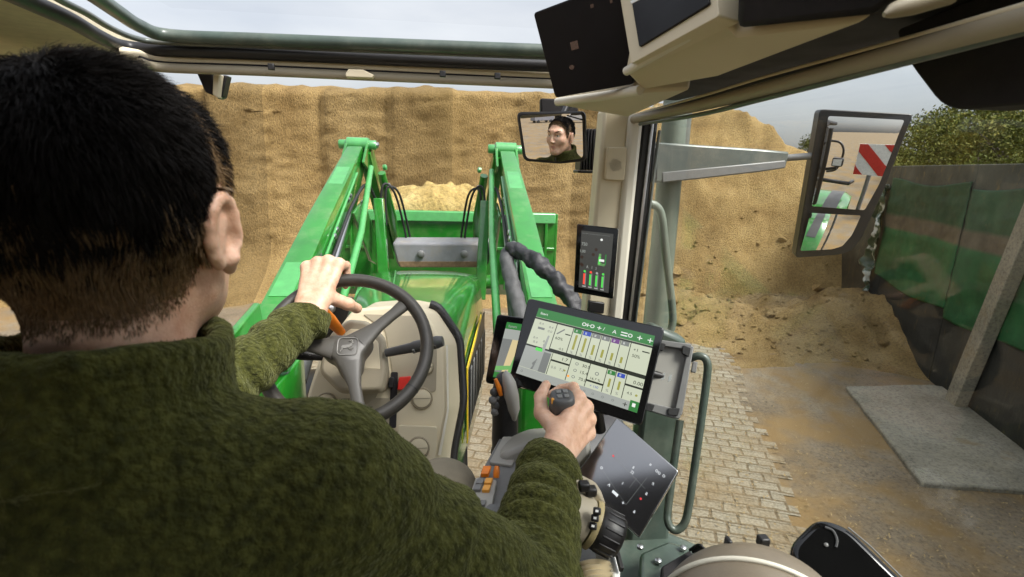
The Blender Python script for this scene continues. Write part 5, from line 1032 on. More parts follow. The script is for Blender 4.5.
# low tilted touch panel that mirrors the sky
n4 = nrm(A3(-.33, -.66, .68)); P4 = at(628, 475, Y=.80)
d4, _ = display('control_panel', [(617, 417), (679, 471), (639, 538), (574, 477)], P4, n4, .018, 'glossy black touch panel lying tilted below the large display, reflecting daylight', None, r=.004)
pn4 = pane_rays([(617, 417), (679, 471), (639, 538), (574, 477)], P4, n4); u = UI(pn4.sub(.04, .04, .96, .96)); ICON = emit('icon_white', (.75, .78, .8), .4); ICR = emit('icon_red', (.6, .04, .05), .5)
def P4uv(x, y):
    p = onpl(x, y, P4, n4); a, b, c, d = u.P.c; e1, e2 = b-a, d-a; q = p-a; G = np.array([[e1@e1, e1@e2], [e1@e2, e2@e2]]); return np.linalg.solve(G, [q@e1, q@e2])
for x, y, t in ((601, 466, 'o'), (608, 483, '^'), (612, 490, '-'), (616, 495, '/'), (621, 501, '+'), (622, 482, '||'), (631, 470, '22'), (633, 466, '8'), (650, 463, '#'), (656, 469, 'oo'), (663, 474, 'o'), (652, 482, '%'), (645, 492, 'a'), (632, 510, '&')):
    a, b = P4uv(x, y); u.text(t, a, b, .038, ICON, .9)
for x, y in ((613, 456), (639, 499)): a, b = P4uv(x, y); u.disc(a, b, .015, .015, ICR)
for q in (((602, 470), (624, 505)), ((624, 505), (646, 478)), ((612, 455), (644, 489)), ((628, 488), (636, 478))):
    (a, b), (c, d) = P4uv(*q[0]), P4uv(*q[1]); w_ = A3(-(d-b), c-a, 0); w_ = w_/np.linalg.norm(w_)*.0016; u.poly([(a-w_[0], b-w_[1]), (c-w_[0], d-w_[1]), (c+w_[0], d+w_[1]), (a+w_[0], b+w_[1])], S_GREY)
u.build('screen', d4); MB().tube([P4-n4*.015, at(640, 520, Y=.95)], .012, 10).build('bracket', BLACK, d4)
# dark tablet hung under the roof
n5 = nrm(A3(-.50, -.82, -.28)); P5 = at(590, 45, Y=.86)
d5, sp5 = display('roof_display', [(533, 13), (626, -22), (634, 84), (555, 98)], P5, n5, .02, 'switched-off dark tablet hanging from the roof console beside the sunroof', [(540, 16), (622, -15), (629, 79), (559, 92)], r=.006)
u = UI(sp5); u.rect(.30, .42, .40, .52, S_BROWN); u.disc(.26, .72, .035, .03, S_BROWN); u.rect(.62, .08, .66, .12, S_BROWN); u.rect(.85, .10, .88, .14, S_BROWN); u.build('screen', d5)
MB().tube([P5-n5*.02, P5-n5*.08+A3(0, 0, .06)], .014, 10).build('bracket', BLACK, d5)
# phone holder
n6 = nrm(A3(-.30, -.84, .45)); P6 = at(668, 377, Y=.98); ph = thing('phone_holder', tuple(P6-n6*.01), 'grey empty phone cradle clamped to the edge of the large display', 'phone holder')
pn = pane_rays([(652, 341), (689, 348), (678, 413), (641, 404)], P6, n6); slab('back_plate', pn, .014, GREYP, ph, r=.006, bevel=.002)
ui = UI(pn); ui.poly([(.42, .48), (.50, .44), (.50, .54), (.42, .58)], S_LG); ui.poly([(.60, .48), (.68, .44), (.68, .54), (.60, .58)], S_LG); ui.build('charging_mark', ph)
for nm, q in (('clamp', [(648, 338), (692, 344), (691, 354), (683, 349), (656, 345), (648, 346)]), ('clamp_rail', [(688, 346), (694, 346), (682, 416), (674, 413)]), ('clamp', [(638, 399), (652, 403), (672, 408), (682, 409), (680, 419), (672, 418), (640, 408)])):
    MB().prism(round_poly([onpl(x, y, P6+n6*.012, n6) for x, y in q], .003, 3), -n6*.028).build(nm, GREYM, ph, bevel=.003)
for q in ([(656, 341), (666, 344), (663, 351), (655, 348)], [(683, 345), (691, 348), (689, 357), (682, 353)], [(643, 402), (655, 405), (652, 412), (642, 409)], [(668, 408), (680, 408), (678, 416), (668, 415)]):
    MB().prism(round_poly([onpl(x, y, P6+n6*.016, n6) for x, y in q], .002, 3), -n6*.012).build('grip_pad', RUBBER, ph, bevel=.001)
MB().prism([onpl(x, y, P6+n6*.004, n6) for x, y in ((693, 361), (698, 362), (696, 373), (691, 372))], -n6*.01).build('release_key', GREYM, ph, bevel=.002)
MB().tube([P6-n6*.012, P1-n1*.02+A3(.05, 0, 0)], .008, 10).build('bracket', BLACK, ph)

# rear-view mirror
mP = at(552, 137, Y=1.25); hd_ = A3(-.075, .50, 2.83); rmn = nrm(nrm(CAMP-mP)+nrm(hd_-mP))
rv = thing('rear_view_mirror', tuple(mP), None, None); rv.parent = T; rv.location = tuple(mP-np.array(T.location))
ro_ = [(518, 113), (583, 112), (585.5, 160), (560, 163), (524, 160)]
MB().prism(round_poly([onpl(x, y, mP, rmn) for x, y in [(516, 112), (585, 111), (586, 161), (560, 164), (523, 161)]], .014, 5), -rmn*.02).build('mirror_housing', BLACK, rv, bevel=.004)
convex(MB(), round_poly([onpl(x, y, mP+rmn*.0045, rmn) for x, y in [(519.5, 115), (582, 113.5), (583, 158.5), (560, 161.5), (526, 158.5)]], .011, 5), rmn, 1.8).build('mirror_glass', MIRROR, rv, smooth=30)
MB().tube([mP-rmn*.02, at(566, 108, Y=1.34), at(575, 98, Y=1.36)], .008, 10).build('mirror_stem', BLACK, rv)
# ribbed lamp back outside the windshield
rl = MB(); c = at(591, 150, Y=1.52)
for k in range(9): rl.box(c+A3(-.034+.0085*k, 0, 0), (.0045, .06, .115)); 
rl.box(c+A3(0, .02, 0), (.07, .05, .11)); rl.build('work_lamp', BLACK, T, bevel=.001)
MB().box(c+A3(0, 0, -.062), (.085, .07, .008)).build('lamp_bracket', BLACK, T, bevel=.002)

# ================================================================== SEATS
ps = thing('passenger_seat', tuple(at(765, 590, Y=.50)), 'taupe folding passenger seat edge at the bottom, beside the door', 'seat')
sc_ = at(765, 625, Y=.46)
def seat_f(P): return smin(elld(P, sc_+A3(-.012, .0, -.02), (.115, .10, .105)), elld(P, sc_+A3(-.03, -.05, -.08), (.15, .12, .08)), .03)
V_, F__ = nets(seat_f, sc_-.26, sc_+.26, .008); new_mesh('cushion', V_, F__, mat('seat_leatherette', (.19, .155, .112), .42, var=.08, bump=.3, bscale=500, bdist=.0008), ps, smooth=180)
pp = []
for a in np.linspace(R(15), R(165), 24):
    d = A3(math.cos(a)*.115, .35*.10, math.sin(a)*.105); p = sc_+A3(-.012, 0, -.02)+d; pp.append(p)
pp2 = []
for a in np.linspace(R(20), R(120), 20):
    ct, stt = math.cos(R(152)), math.sin(R(152)); e = A3(ct*math.cos(a), stt*math.cos(a)*1.0, math.sin(a)); pp2.append(sc_+A3(-.012, 0, -.02)+e*A3(.1165, .1015, .1065))
MB().tube(pp2, .003, 8).build('piping', BEIGE_L, ps, smooth=60)
for x, y, w_, h in ((728, 542, .006, .016), (763, 539, .013, .013)): MB().box(at(x, y+2, Y=.52), (w_, .012, h)).build('latch', BLACK, ps, bevel=.002)
MB().box(sc_+A3(0, -.12, -.26), (.36, .3, .25)).build('seat_base', BLACKM, ps, bevel=.03)
ba = thing('armrest', tuple(at(850, 560, Y=.5)), 'glossy black rounded armrest pad standing by the side window', 'armrest')
nb_ = nrm(A3(-.35, -.55, .75)); bP = at(850, 560, Y=.50)
MB().prism(round_poly([onpl(x, y, bP, nb_) for x, y in ((787, 548), (818, 517), (848, 526), (925, 600), (925, 680), (830, 660))], [.02, .022, .02, .01, .01, .01], 6), -nb_*.03).build('pad', BLACKG, ba, bevel=.008, bseg=3)
MB().tube([onpl(x, y, bP+nb_*.0005, nb_) for x, y in ((848, 527.5), (870, 546), (925, 600.5))], .0012, 6).build('rim', GREYM, ba)
MB().tube(bez([onpl(x, y, bP+nb_*.0008, nb_) for x, y in ((825, 527), (833, 531), (837, 540), (836, 547))], 5), .0016, 6).build('highlight_line', GREYD, ba)  # grey curve drawn in as a highlight on the gloss pad
MB().lathe(onpl(826, 545, bP, nb_), nb_, [(.0025, -.002), (.0025, .002), (.001, .003)], 12).build('button', GREYM, ba)
MB().prism([onpl(x, y, bP-nb_*.03, nb_) for x, y in ((850, 600), (900, 620), (900, 700), (850, 700))], -nb_*.2).build('armrest_post', BLACK, ba)
ds = thing('driver_seat', (-.05, .2, 1.72), 'black driver seat under the man in the fleece jacket', 'seat')
MB().box((-.05, .36, 1.97), (.52, .52, .13)).build('cushion', BLACKM, ds, bevel=.04, bseg=3)
MB().box((-.05, .04, 2.24), (.48, .10, .52)).build('backrest', BLACKM, ds, bevel=.04, bseg=3)
MB().box((-.05, .3, 1.81), (.34, .34, .2)).build('seat_base', BLACK, ds, bevel=.02)

# ================================================================== BEHIND, seen in the mirrors
wb = thing('warning_board', (0, 0, 0), 'red and white striped warning board seen in the outer mirror', 'warning board')
wc = mE + mr*2.3 + A3(.20, 0, .16)
wt = MB(); H_, W_ = .42, .42
wb.location = (wc[0], wc[1], 0)
MB().box(wc, (W_, .02, H_)).build('board', WHITE, wb)
st_ = MB(); 
for k in (-1, 0, 1):
    x0 = k*.40; P = [(x0-.10-.21, -.21), (x0+.10-.21, -.21), (x0+.10+.21, .21), (x0-.10+.21, .21)]
    cl_ = []
    for i in range(4):   # clip to the board in x
        (xa, za), (xb, zb) = P[i], P[(i+1) % 4]
        for s in np.linspace(0, 1, 12, endpoint=False): cl_.append((np.clip(xa+(xb-xa)*s, -.208, .208), za+(zb-za)*s))
    st_.prism([wc+A3(-x, .0125, z*.99) for x, z in cl_], A3(0, .003, 0))
st_.build('stripe', mat('warning_red', (.55, .02, .02), .4), wb, smooth=0)
MB().tube([wc+A3(0, -.02, -.2), A3(wc[0], wc[1]-.02, 0)], .03, 10).build('post', GREYM, wb)
def van(loc, rz, c, nm, lab, sc3=1.):
    v = thing(nm, (0, 0, 0), lab, 'vehicle'); pr = [(-2.2, .35), (-2.25, 1.0), (-1.9, 1.9), (.9, 1.95), (1.5, 1.2), (2.2, 1.0), (2.25, .35)]
    MB().prism([A3(-.9, y, z) for y, z in pr], A3(1.8, 0, 0)).build('body', c, v, bevel=.08); MB().prism([A3(-.905, y, z) for y, z in ((-1.7, 1.25), (-1.65, 1.8), (.85, 1.8), (1.3, 1.25))], A3(1.81, 0, 0)).build('window', BLACKG, v, bevel=.02)
    for y in (-1.4, 1.4):
        for x in (-.8, .8): MB().lathe((x-.1, y, .34), A3(1, 0, 0), [(.2, 0), (.34, .02), (.34, .18), (.2, .2)], 20).build('wheel', RUBBER, v)
    v.location = loc; v.rotation_euler[2] = rz; return v
van((-25, -33, 0), .4, mat('van_grey', (.2, .2, .22), .35), 'parked_van', 'dark grey van parked far behind, tiny in the rear-view mirror')
van((-19, -36, 0), 1.2, mat('van_white', (.6, .6, .6), .35), 'parked_van', 'white van parked far behind, tiny in the rear-view mirror')
gx2 = MB().box((5.5, -16, 2.2), (.3, 16, 4.4)); hl = gx2.build('shed', mat('shed_grey', (.22, .22, .22), .7, var=.2), None, bevel=.02); tag(hl, 'long grey shed wall far behind, at the top of the outer mirror', 'shed')
# ================================================================== THE DRIVER
def skin_mat():
    m, nt, b, out = new_mat('skin'); L = nt.links.new; tc = N(nt, 'ShaderNodeTexCoord')
    n = N(nt, 'ShaderNodeTexNoise', Scale=45., Detail=7., Roughness=.65); L(tc.outputs['Object'], n.inputs['Vector'])
    L(ramp(nt, n.outputs['Fac'], [(.3, (.54, .29, .18)), (.55, (.67, .42, .29)), (.75, (.70, .47, .34))]), b.inputs['Base Color'])
    b.inputs['Roughness'].default_value = .46; b.inputs['Subsurface Weight'].default_value = .18; b.inputs['Subsurface Radius'].default_value = (.012, .004, .002); b.inputs['Subsurface Scale'].default_value = .5
    v = N(nt, 'ShaderNodeTexNoise', Scale=420., Detail=3.); L(tc.outputs['Object'], v.inputs['Vector']); bp = N(nt, 'ShaderNodeBump', Strength=.5, Distance=.0011); L(v.outputs['Fac'], bp.inputs['Height']); L(bp.outputs[0], b.inputs['Normal']); return m
SKIN = skin_mat(); LIP = mat('lips', (.50, .24, .175), .4); EYEW = mat('eye_white', (.65, .62, .58), .2); IRIS = mat('iris', (.03, .035, .03), .15); NAIL = mat('nail', (.62, .38, .30), .3)
def fleece_mat():
    m, nt, b, out = new_mat('olive_fleece'); L = nt.links.new; tc = N(nt, 'ShaderNodeTexCoord')
    n = N(nt, 'ShaderNodeTexNoise', Scale=105., Detail=3., Roughness=.5); L(tc.outputs['Object'], n.inputs['Vector'])
    L(ramp(nt, n.outputs['Fac'], [(.30, (.026, .028, .0085)), (.5, (.049, .0515, .013)), (.70, (.078, .080, .0205))]), b.inputs['Base Color']); b.inputs['Roughness'].default_value = .95; b.inputs['Specular IOR Level'].default_value = .1
    b.inputs['Sheen Weight'].default_value = .25; b.inputs['Sheen Roughness'].default_value = .5; b.inputs['Sheen Tint'].default_value = (.6, .62, .3, 1)
    v = N(nt, 'ShaderNodeTexNoise', Scale=150., Detail=2., Roughness=.5); L(tc.outputs['Object'], v.inputs['Vector']); bp = N(nt, 'ShaderNodeBump', Strength=1., Distance=.0085); L(v.outputs['Fac'], bp.inputs['Height']); L(bp.outputs[0], b.inputs['Normal']); return m
FLEECE = fleece_mat()
HAIRD = mat('dark_hair', (.0065, .005, .004), .7, var=.4, nscale=300, spec=.15); HAIRB = mat('brown_hair', (.15, .09, .036), .6, var=.4, nscale=300)
HC = A3(-.05, .43, 2.838)
def head_f(P):
    p = P-HC; x = np.abs(p[:, 0]); q = np.stack([x, p[:, 1], p[:, 2]], 1)
    d = elld(p, (0, -.008, .014), (.076, .098, .085)); d = smin(d, elld(p, (0, .034, -.04), (.060, .064, .078)), .03)
    d = smin(d, capd(q, A3(.050, .005, -.062), A3(.012, .072, -.100), .018, .017), .03)
    d = smin(d, capd(q, A3(0, .070, -.098), A3(.008, .075, -.098), .018, .016), .02)
    d = smin(d, capd(q, A3(.008, .089, .026), A3(.042, .075, .022), .010, .009), .022)          # brow
    d = smin(d, elld(q, (.043, .066, -.028), (.018, .018, .016)), .032)                          # cheek bone
    d = smax(d, -elld(q, (.032, .098, .004), (.017, .013, .010)), .014)                          # eye socket
    d = np.minimum(d, np.linalg.norm(q-A3(.031, .0765, .004), axis=1)-.0118)
    d = smin(d, capd(q, A3(.022, .0905, .0125), A3(.041, .083, .010), .0035, .003), .003)         # upper lid
    d = smin(d, capd(p, A3(0, .092, .012), A3(0, .112, -.030), .0075, .0095), .012)
    d = smin(d, elld(q, (.010, .101, -.035), (.0085, .010, .007)), .006)
    d = smin(d, capd(q, A3(0, .0925, -.060), A3(.014, .088, -.062), .0055, .003), .006); d = smin(d, capd(q, A3(0, .0915, -.0705), A3(.015, .087, -.069), .0065, .003), .006)
    d = smax(d, -capd(q, A3(0, .100, -.0655), A3(.016, .094, -.0650), .0016, .001), .002)
    # neck
    d = smin(d, capd(p, A3(.006, -.026, -.055), A3(.008, -.048, -.21), .049, .057), .026)
    # ear: rim, inner fold, lobe
    e = A3(.0765, -.004, -.018); c = None; ang = np.linspace(R(-70), R(235), 12)
    pts = [e + A3(.004+.0055*math.sin(max(0, a*.5)), -.016*math.cos(a) - .005, .027*math.sin(a)+.003) for a in ang]
    ear = np.full(len(P), 9.)
    for a, b in zip(pts[:-1], pts[1:]): ear = smin(ear, capd(q, a, b, .0048, .0048), .003)
    ear = smin(ear, elld(q, e+A3(.0015, -.004, .002), (.0065, .0165, .0265)), .005)
    ear = smin(ear, capd(q, e+A3(.004, .004, -.022), e+A3(.003, .009, -.029), .0065, .0055), .006)
    ear = smin(ear, capd(q, e+A3(.0055, -.003, .012), e+A3(.0055, -.009, -.010), .0036, .0032), .003)
    ear = smax(ear, -elld(q, e+A3(.0125, .003, -.005), (.008, .007, .011)), .004)
    return smin(d, ear, .005)
Vh, Fh = nets(head_f, HC-A3(.105, .13, .20), HC+A3(.105, .135, .13), .0026)
hn = vnormals(Vh, Fh); Hf = Vh[Fh].mean(1)-HC; ax_ = np.abs(Hf[:, 0])
mih = np.zeros(len(Fh), int); ey = np.linalg.norm(np.stack([ax_, Hf[:, 1], Hf[:, 2]], 1)-A3(.031, .0765, .004), axis=1) < .0123
mih[ey] = 2; mih[ey & (np.hypot(ax_-.030, Hf[:, 2]-.004) < .0052)] = 3; mih[(ax_ < .017) & (Hf[:, 1] > .083) & (np.abs(Hf[:, 2]+.0655) < .0085-.15*ax_)] = 1
def hand_parts(W, f, n, side, curls, thumb, s=1., spread=.0):
    f = nrm(f); n = nrm(n - f*(n@f)); t = np.cross(n, f) if side > 0 else np.cross(f, n); core, fing = [], []
    offs = ((.033, .092, .002), (.0115, .096, .006), (-.0105, .091, .005), (-.031, .082, 0.)); Ls = ((.043, .026, .021), (.047, .030, .022), (.044, .027, .021), (.035, .021, .019))
    for (o, l, h), L3, cu in zip(offs, Ls, curls):
        m = W + (t*o + f*l + n*h)*s; core.append((W + (t*o*.55 + f*.008)*s, m, .0155*s, .0112*s)); core.append((m+n*.0012*s, m+n*.0015*s, .0118*s, .0118*s)); A = 0; p = m; r0 = .0104
        d = f
        for k, (l3, c) in enumerate(zip(L3, cu)):
            A += R(c); d = nrm(f*math.cos(A) - n*math.sin(A) + t*spread*o*8); q = p+d*l3*s; fing.append((p, q, r0*s, (r0-.0011)*s)); p = q; r0 -= .0011
    p = W + (t*.024 + f*.020 - n*.008)*s; r0 = .0145
    for k, (dv, l3) in enumerate(zip(thumb, (.044, .034, .027))):
        d = nrm(t*dv[0]+f*dv[1]+n*dv[2]); q = p+d*l3*s; (core if k == 0 else fing).append((p, q, r0*s, (r0-.002)*s)); p = q; r0 -= .002
    for o in (-.014, 0, .014): core.append((W-f*.045*s+t*o*s, W+t*o*s, .0195*s, .0185*s))
    return core, fing, (f, n, t)
def hand_f(core, fing):
    def g(P):
        d = np.full(len(P), 9.)
        for a, b, ra, rb in core: d = smin(d, capd(P, a, b, ra, rb), .010)
        e = np.full(len(P), 9.)
        for a, b, ra, rb in fing: e = smin(e, capd(P, a, b, ra, rb), .0030)
        return smin(d, e, .006) + .0005*fbm(P, 160, 2, 4)
    return g
# left hand over the wheel rim
al = R(113); G = wpl(al, RW); fL = nrm(.12*wx+.95*wy); nL = nrm(wn + .25*wy - .1*wx)
fL_ = nrm(fL - nL*(fL@nL)*0); SL = 1.10
WL = G - fL*.062*SL + wn*.036
cl_, fl_, frL = hand_parts(WL, fL, nL, -1, ((58, 70, 40), (62, 72, 42), (62, 72, 42), (62, 70, 40)), ((.72, .05, -.68), (.25, .25, -.92), (-.2, .5, -.85)), SL)
VL, FL = nets(hand_f(cl_, fl_), np.min([p for c in cl_+fl_ for p in c[:2]], 0)-.03, np.max([p for c in cl_+fl_ for p in c[:2]], 0)+.03, .0028)
# right hand round the lever
WR = at(559, 450, Y=.755); fR = nrm(at(584, 414, Y=.83)-WR); nR = nrm(A3(.80, -.48, .36)); nR = nrm(nR-fR*(nR@fR)); tR = np.cross(nR, fR); SR = 1.06
cr_, fr_, frR = hand_parts(WR, fR, nR, 1, ((38, 62, 45), (52, 68, 45), (58, 70, 45), (60, 70, 45)), ((.30, .50, -.75), (.40, .82, -.42), (.25, 1.0, .0)), SR)
VR, FR = nets(hand_f(cr_, fr_), np.min([p for c in cr_+fr_ for p in c[:2]], 0)-.03, np.max([p for c in cr_+fr_ for p in c[:2]], 0)+.03, .0028)
# joints
SHR, ELR = A3(.105, .40, 2.600), A3(.292, .485, 2.388); CUR = WR - frR[0]*.028
SHL, ELL = A3(-.205, .46, 2.60), A3(-.235, .74, 2.455); CUL = WL - frL[0]*.030
ELL = ELL
def torso_core(P):
    d = elld(P, (-.05, .36, 2.38), (.165, .095, .30)); d = smin(d, capd(P, SHR, ELR, .045, .036), .04); d = smin(d, capd(P, SHL, ELL, .045, .036), .04)
    d = smin(d, capd(P, ELR, WR-frR[0]*.02, .036, .026), .02); d = smin(d, capd(P, ELL, WL-frL[0]*.02, .036, .026), .02)
    d = smin(d, capd(P, HC+A3(0, -.05, -.19), A3(-.05, .37, 2.58), .058, .09), .05)
    for s, kx_ in ((1, .18), (-1, -.20)):
        d = smin(d, capd(P, A3(-.05+.09*s, .36, 2.10), A3(kx_, .84, 2.20), .06, .045), .05); d = smin(d, capd(P, A3(kx_, .84, 2.20), A3(kx_, .92, 1.80), .04, .03), .03)
    return d
Vt, Ft = nets(torso_core, A3(-.36, .15, 1.74), A3(.52, 1.16, 2.74), .011)
VB = np.concatenate([Vh, VL, VR, Vt]); FB = np.concatenate([Fh, FL+len(Vh), FR+len(Vh)+len(VL), Ft+len(Vh)+len(VL)+len(VR)])
mib = np.concatenate([mih, np.zeros(len(FL)+len(FR)+len(Ft), int)])
person = new_mesh('person', VB, FB, [SKIN, LIP, EYEW, IRIS], None, smooth=180, mi=mib)
tag(person, 'man in an olive fleece jacket driving, one hand on the wheel, dark short hair', 'person')
sm_ = person.modifiers.new('smooth', 'SMOOTH'); sm_.factor = .5; sm_.iterations = 2
# ---- hair
def hair_zone(p):     # p relative to head centre -> 0..1
    x, y, z = np.abs(p[:, 0]), p[:, 1], p[:, 2]
    low = np.interp(y, [-.11, -.06, -.035, -.012, -.004, .018, .022, .040, .046, .062, .075, .1], [-.074, -.076, -.068, -.038, .008, .010, -.026, -.024, .025, .045, .068, .075])
    low = np.where(x < .045, np.where(y < -.02, -.078, low), low)
    return z - low
zone = hair_zone(Vh-HC) + .006*fnoise(Vh, 120, 3)
fz = zone[Fh].min(1) > 0.010; fzs = (zone[Fh].min(1) > -.006) & ~fz & (Hf[:, 1] < .0) & (np.abs(Hf[:, 0]) < .074); earish = (np.abs(Hf[:, 0]) > .0785) & (np.abs(Hf[:, 1]+.007) < .024) & (Hf[:, 2] < .016); fz &= ~earish
used_ = np.unique(Fh[fz]); remap = -np.ones(len(Vh), int); remap[used_] = np.arange(len(used_))
thick = np.clip((zone[used_]-.012)/.07, 0, 1); capV = Vh[used_] + hn[used_]*(.0006+.0065*thick**1.2 + .0018*fbm(Vh[used_], 55, 2, 1)*thick)[:, None]
hz = (capV-HC)[:, 2]
capF = remap[Fh[fz]]; capz = zone[Fh[fz]].mean(1)
dark = capz + .022*fnoise(Vh[Fh[fz]].mean(1), 60, 5) > .052
roots, rn_ = sample_surface(capV, capF, 46000); ra_, rb_n = sample_surface(Vh, Fh[fzs], 2600, np.clip((zone[Fh[fzs]].mean(1)+.006)/.016, .05, 1)**1.5); roots = np.concatenate([roots, ra_]); rn_ = np.concatenate([rn_, rb_n]); rz = hair_zone(roots-HC); pr = roots-HC
cw = A3(.0, -.055, .10); fl = pr-cw; fl -= rn_*np.sum(fl*rn_, 1)[:, None]; fl /= np.maximum(np.linalg.norm(fl, axis=1), 1e-6)[:, None]
fl = fl*.8 + A3(0, 0, -.55)*(1-np.clip(pr[:, 2:3]/.09, 0, 1)); tn = np.stack([fnoise(pr, 45, k) for k in (1, 2, 3)], 1); ln_ = np.interp(rz, [-.01, .01, .04, .09, .15], [.0022, .004, .008, .013, .017])*(.7+.6*RNG.random(len(rz)))
fr_up = np.clip((pr[:, 1]-.02)/.06, 0, 1)*np.clip((pr[:, 2]-.04)/.04, 0, 1); fl = fl*(1-.9*fr_up)[:, None] + A3(.25, .35, .5)*fr_up[:, None]
d1_ = rn_*.5 + fl*.8 + tn*.35 + RNG.normal(size=fl.shape)*.12; d2_ = rn_*.1 + fl*1.0 + tn*.4 + RNG.normal(size=fl.shape)*.15
d1_ /= np.linalg.norm(d1_, axis=1)[:, None]; d2_ /= np.linalg.norm(d2_, axis=1)[:, None]
o1 = d1_*ln_[:, None]*.45; o2 = o1 + d2_*ln_[:, None]*.55
SV, SF = strands(roots, [o1, o2], .00034)
hm = rz + .026*fnoise(roots, 90, 9) + .012*RNG.normal(size=len(rz)) > .056; hm = np.concatenate([hm]*2)
# eyebrows
bp_ = []
for s in (-1, 1):
    for k in range(260): u_ = RNG.random(); bp_.append(A3(s*(.012+.036*u_), .094-.020*u_**2, .0205+.008*math.sin(u_*2.2)+RNG.normal()*.0018))
bp_ = np.array(bp_); bd = np.stack([np.sign(bp_[:, 0])*.8, -.2*np.ones(len(bp_)), .15*np.ones(len(bp_))], 1)*.008; bo = np.array([0, .0035, 0])
BV, BF = strands(bp_+HC+bo, [bd*.5+A3(0, .001, 0), bd], .0005)
HV = np.concatenate([capV, SV, BV]); HF = np.concatenate([capF, SF+len(capV), BF+len(capV)+len(SV)]); HI = np.concatenate([np.where(dark, 0, 1), np.where(hm, 0, 1), np.zeros(len(BF), int)])
new_mesh('hair', HV, HF, [HAIRD, HAIRB], person, smooth=180, mi=HI)
# ---- fleece jacket
def folds(P, a, b, amp, n_, seed, tw=2.5, mod=None):
    a, b = np.asarray(a), np.asarray(b); d = nrm(b-a); l = np.linalg.norm(b-a); t = (P-a)@d/l; q = P-a-np.outer((P-a)@d, d); s = nrm(np.cross(d, A3(0, 0, 1))); u_ = np.cross(s, d); an = np.arctan2(q@u_, q@s)
    ph = t*n_*2*math.pi + 1.3*np.sin(an*1+seed)+.8*np.sin(an*2+seed*2) + tw*fnoise(P, 11, seed); w_ = np.clip((t+.1)*4, 0, 1)*np.clip((1.1-t)*4, 0, 1)
    return amp*w_*(np.sin(ph)+.35*np.sin(ph*1.9+1))*(.55+.45*fnoise(P, 9, seed+5))
NB = HC+A3(.008, -.045, -.137)
def jacket_f(P):
    d = elld(P, (-.05, .365, 2.40), (.205, .128, .34)); d = smin(d, capd(P, A3(-.05, .375, 2.618), SHR+A3(-.01, -.005, .012), .062, .064), .05); d = smin(d, capd(P, A3(-.05, .375, 2.618), SHL+A3(.01, -.02, -.008), .060, .062), .05)
    d = d + .004*fbm(P, 7, 3, 2)
    ra = capd(P, SHR, ELR, .070, .063) + folds(P, SHR, ELR, .0065, 4., 1.); d = smin(d, ra, .045)
    fa = capd(P, ELR, CUR, .066, .0465) + folds(P, ELR, CUR, .0105, 5.5, 3.); d = smin(d, fa, .030)
    la = capd(P, SHL, ELL, .070, .060) + folds(P, SHL, ELL, .005, 5, 5.); d = smin(d, la, .045)
    lf = capd(P, ELL, CUL, .060, .046) + folds(P, ELL, CUL, .0080, 7., 7.); d = smin(d, lf, .030)
    # sleeve openings
    for C_, fr in ((CUR, frR), (CUL, frL)):
        h = (P-C_)@fr[0]; rd = np.linalg.norm(P-C_-np.outer(h, fr[0]), axis=1)
        near = np.linalg.norm(P-C_, axis=1) < .13
        d = np.where(near, smax(d, h-.004, .006), d); cuff = smax(np.abs(rd-.041)-.0055, np.abs(h+.018)-.022, .006); d = np.where(near, smin(d, cuff, .006), d)
        d = np.where(near & (h > -.03), smax(d, -(rd-.0365), .004), d)
    # stand-up collar
    ax3 = nrm(A3(0, .22, 1)); q = P-NB; h = q@ax3; sx = nrm(np.cross(A3(0, 1, 0), ax3)); sy = np.cross(ax3, sx); rx, ry = q@sx, q@sy
    ang = np.arctan2(rx, -ry); rho = np.hypot(rx/(.068), ry/(.080)); prof = .074*(rho-1.02-.10*np.clip(-h/.05, -.3, 1.3)); col = smax(np.abs(prof)-.0125, np.abs(h-.004+.010*np.cos(ang)*0-.012*np.clip(ry/.08, 0, 1))-.042, .011)
    col = col + .002*fbm(P, 22, 2, 6); d = smin(d, col, .004)
    inner = .074*(rho-.86); d = smax(d, -smax(inner, -(h+.06), .01), .006)
    # back yoke seam and sleeve seam
    sd_ = np.abs(P[:, 2]-(2.632-.35*np.abs(P[:, 0]+.05)+.01*np.sin(P[:, 0]*30))); d = d + np.where(P[:, 1] < .45, .004*np.exp(-(sd_/.006)**2), 0)
    se = np.abs((P-A3(.085, .36, 2.58))@nrm(A3(1, -.1, -.15))); d = d + .004*np.exp(-(se/.005)**2)*np.exp(-(np.linalg.norm(P-A3(.085, .36, 2.58), axis=1)/.13)**4)
    return smax(d, 2.06-P[:, 2], .02) + .0012*fbm(P, 70, 2, 3)
Vj, Fj = nets(jacket_f, A3(-.38, .12, 2.03), A3(.53, 1.14, 2.84), .0062)
jn = vnormals(Vj, Fj)
wz = np.clip(Vj[Fj][:, :, 2].mean(1)-2.2, .02, 1)*np.where(np.linalg.norm(Vj[Fj].mean(1)-CAMP, axis=1) < .75, 1.6, 1.)
tr_, tn_ = sample_surface(Vj, Fj, 90000, np.minimum(wz, .35))
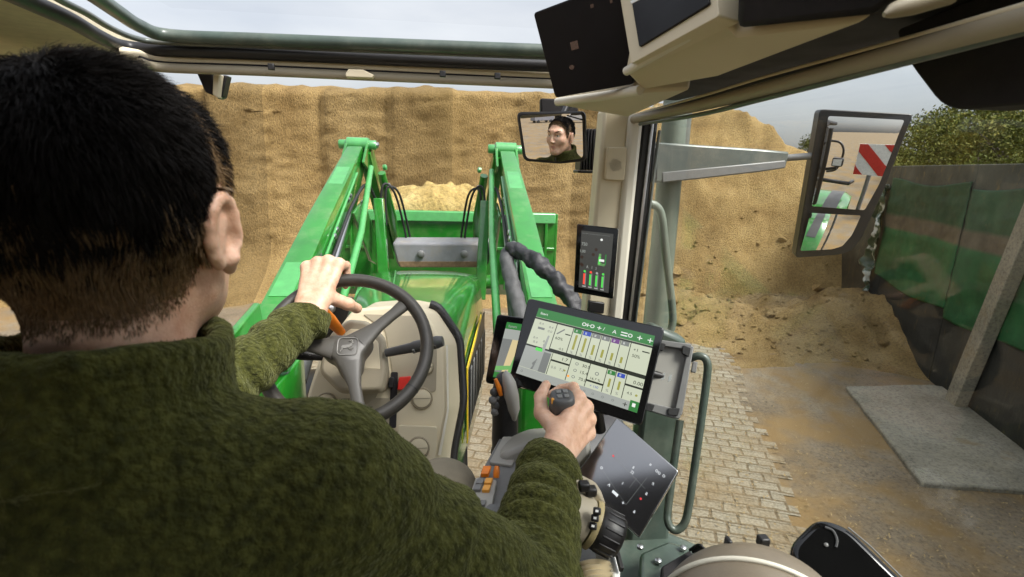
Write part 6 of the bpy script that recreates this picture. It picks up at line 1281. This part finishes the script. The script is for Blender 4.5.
tw = np.stack([fnoise(tr_, 130, k) for k in (1, 2, 3)], 1); td = tn_*.8 + tw*1.1 + RNG.normal(size=tn_.shape)*.25; td -= tn_*np.minimum(np.sum(td*tn_, 1), 0)[:, None]*1.2; td /= np.linalg.norm(td, axis=1)[:, None]
t2 = td*.4 + RNG.normal(size=td.shape)*.8; t2 /= np.linalg.norm(t2, axis=1)[:, None]; tl = .0011*(.6+.8*RNG.random((len(td), 1)))*(1+.5*fnoise(tr_, 60, 8)[:, None])
TV, TF = strands(tr_-tn_*.0006, [td*tl, td*tl+t2*tl*.6], .00032)
jk = new_mesh('fleece_jacket', np.concatenate([Vj, TV]), np.concatenate([Fj, TF+len(Vj)]), FLEECE, person, smooth=180)
zp = MB(); zp.tube([A3(-.05, HC[1]+.062, 2.70), A3(-.05, .505, 2.60), A3(-.05, .505, 2.35)], .004, 8); zp.build('zip', BLACK, jk)
MB().lathe(NB+A3(0, .01, -.02), A3(0, .22, 1), [(.064, 0), (.066, .02), (.064, .035), (.060, .036)], 28).build('shirt_collar', mat('blue_shirt', (.02, .05, .16), .8), person, smooth=60)
# ---- trousers, shoes
def trous(P):
    d = elld(P, (-.05, .34, 2.11), (.19, .15, .12))
    for s, kx_ in ((1, .185), (-1, -.215)):
        kn = A3(kx_, .89, 2.245); d = smin(d, capd(P, A3(-.05+.095*s, .40, 2.12), kn, .086, .068), .05); d = smin(d, capd(P, kn, A3(kx_, .93, 1.83), .066, .058)+.002*np.sin(P[:, 2]*90), .03)
    return d + .003*fbm(P, 14, 3, 4)
Vp, Fp = nets(trous, A3(-.36, .16, 1.76), A3(.30, 1.06, 2.36), .009)
new_mesh('trousers', Vp, Fp, mat('beige_trousers', (.22, .19, .135), .85, var=.12, nscale=30, bump=.5, bscale=500, bdist=.001), person, smooth=180)
for kx_ in (.185, -.215):
    f_ = lambda P, k=kx_: smax(smin(capd(P, A3(k, .92, 1.77), A3(k, 1.14, 1.755), .050, .044), capd(P, A3(k, .92, 1.77), A3(k, .93, 1.86), .05, .052), .03), 1.725-P[:, 2], .01)
    Vs, Fs = nets(f_, A3(kx_-.09, .83, 1.70), A3(kx_+.09, 1.22, 1.94), .009); new_mesh('shoe', Vs, Fs, BLACK, person, smooth=180)
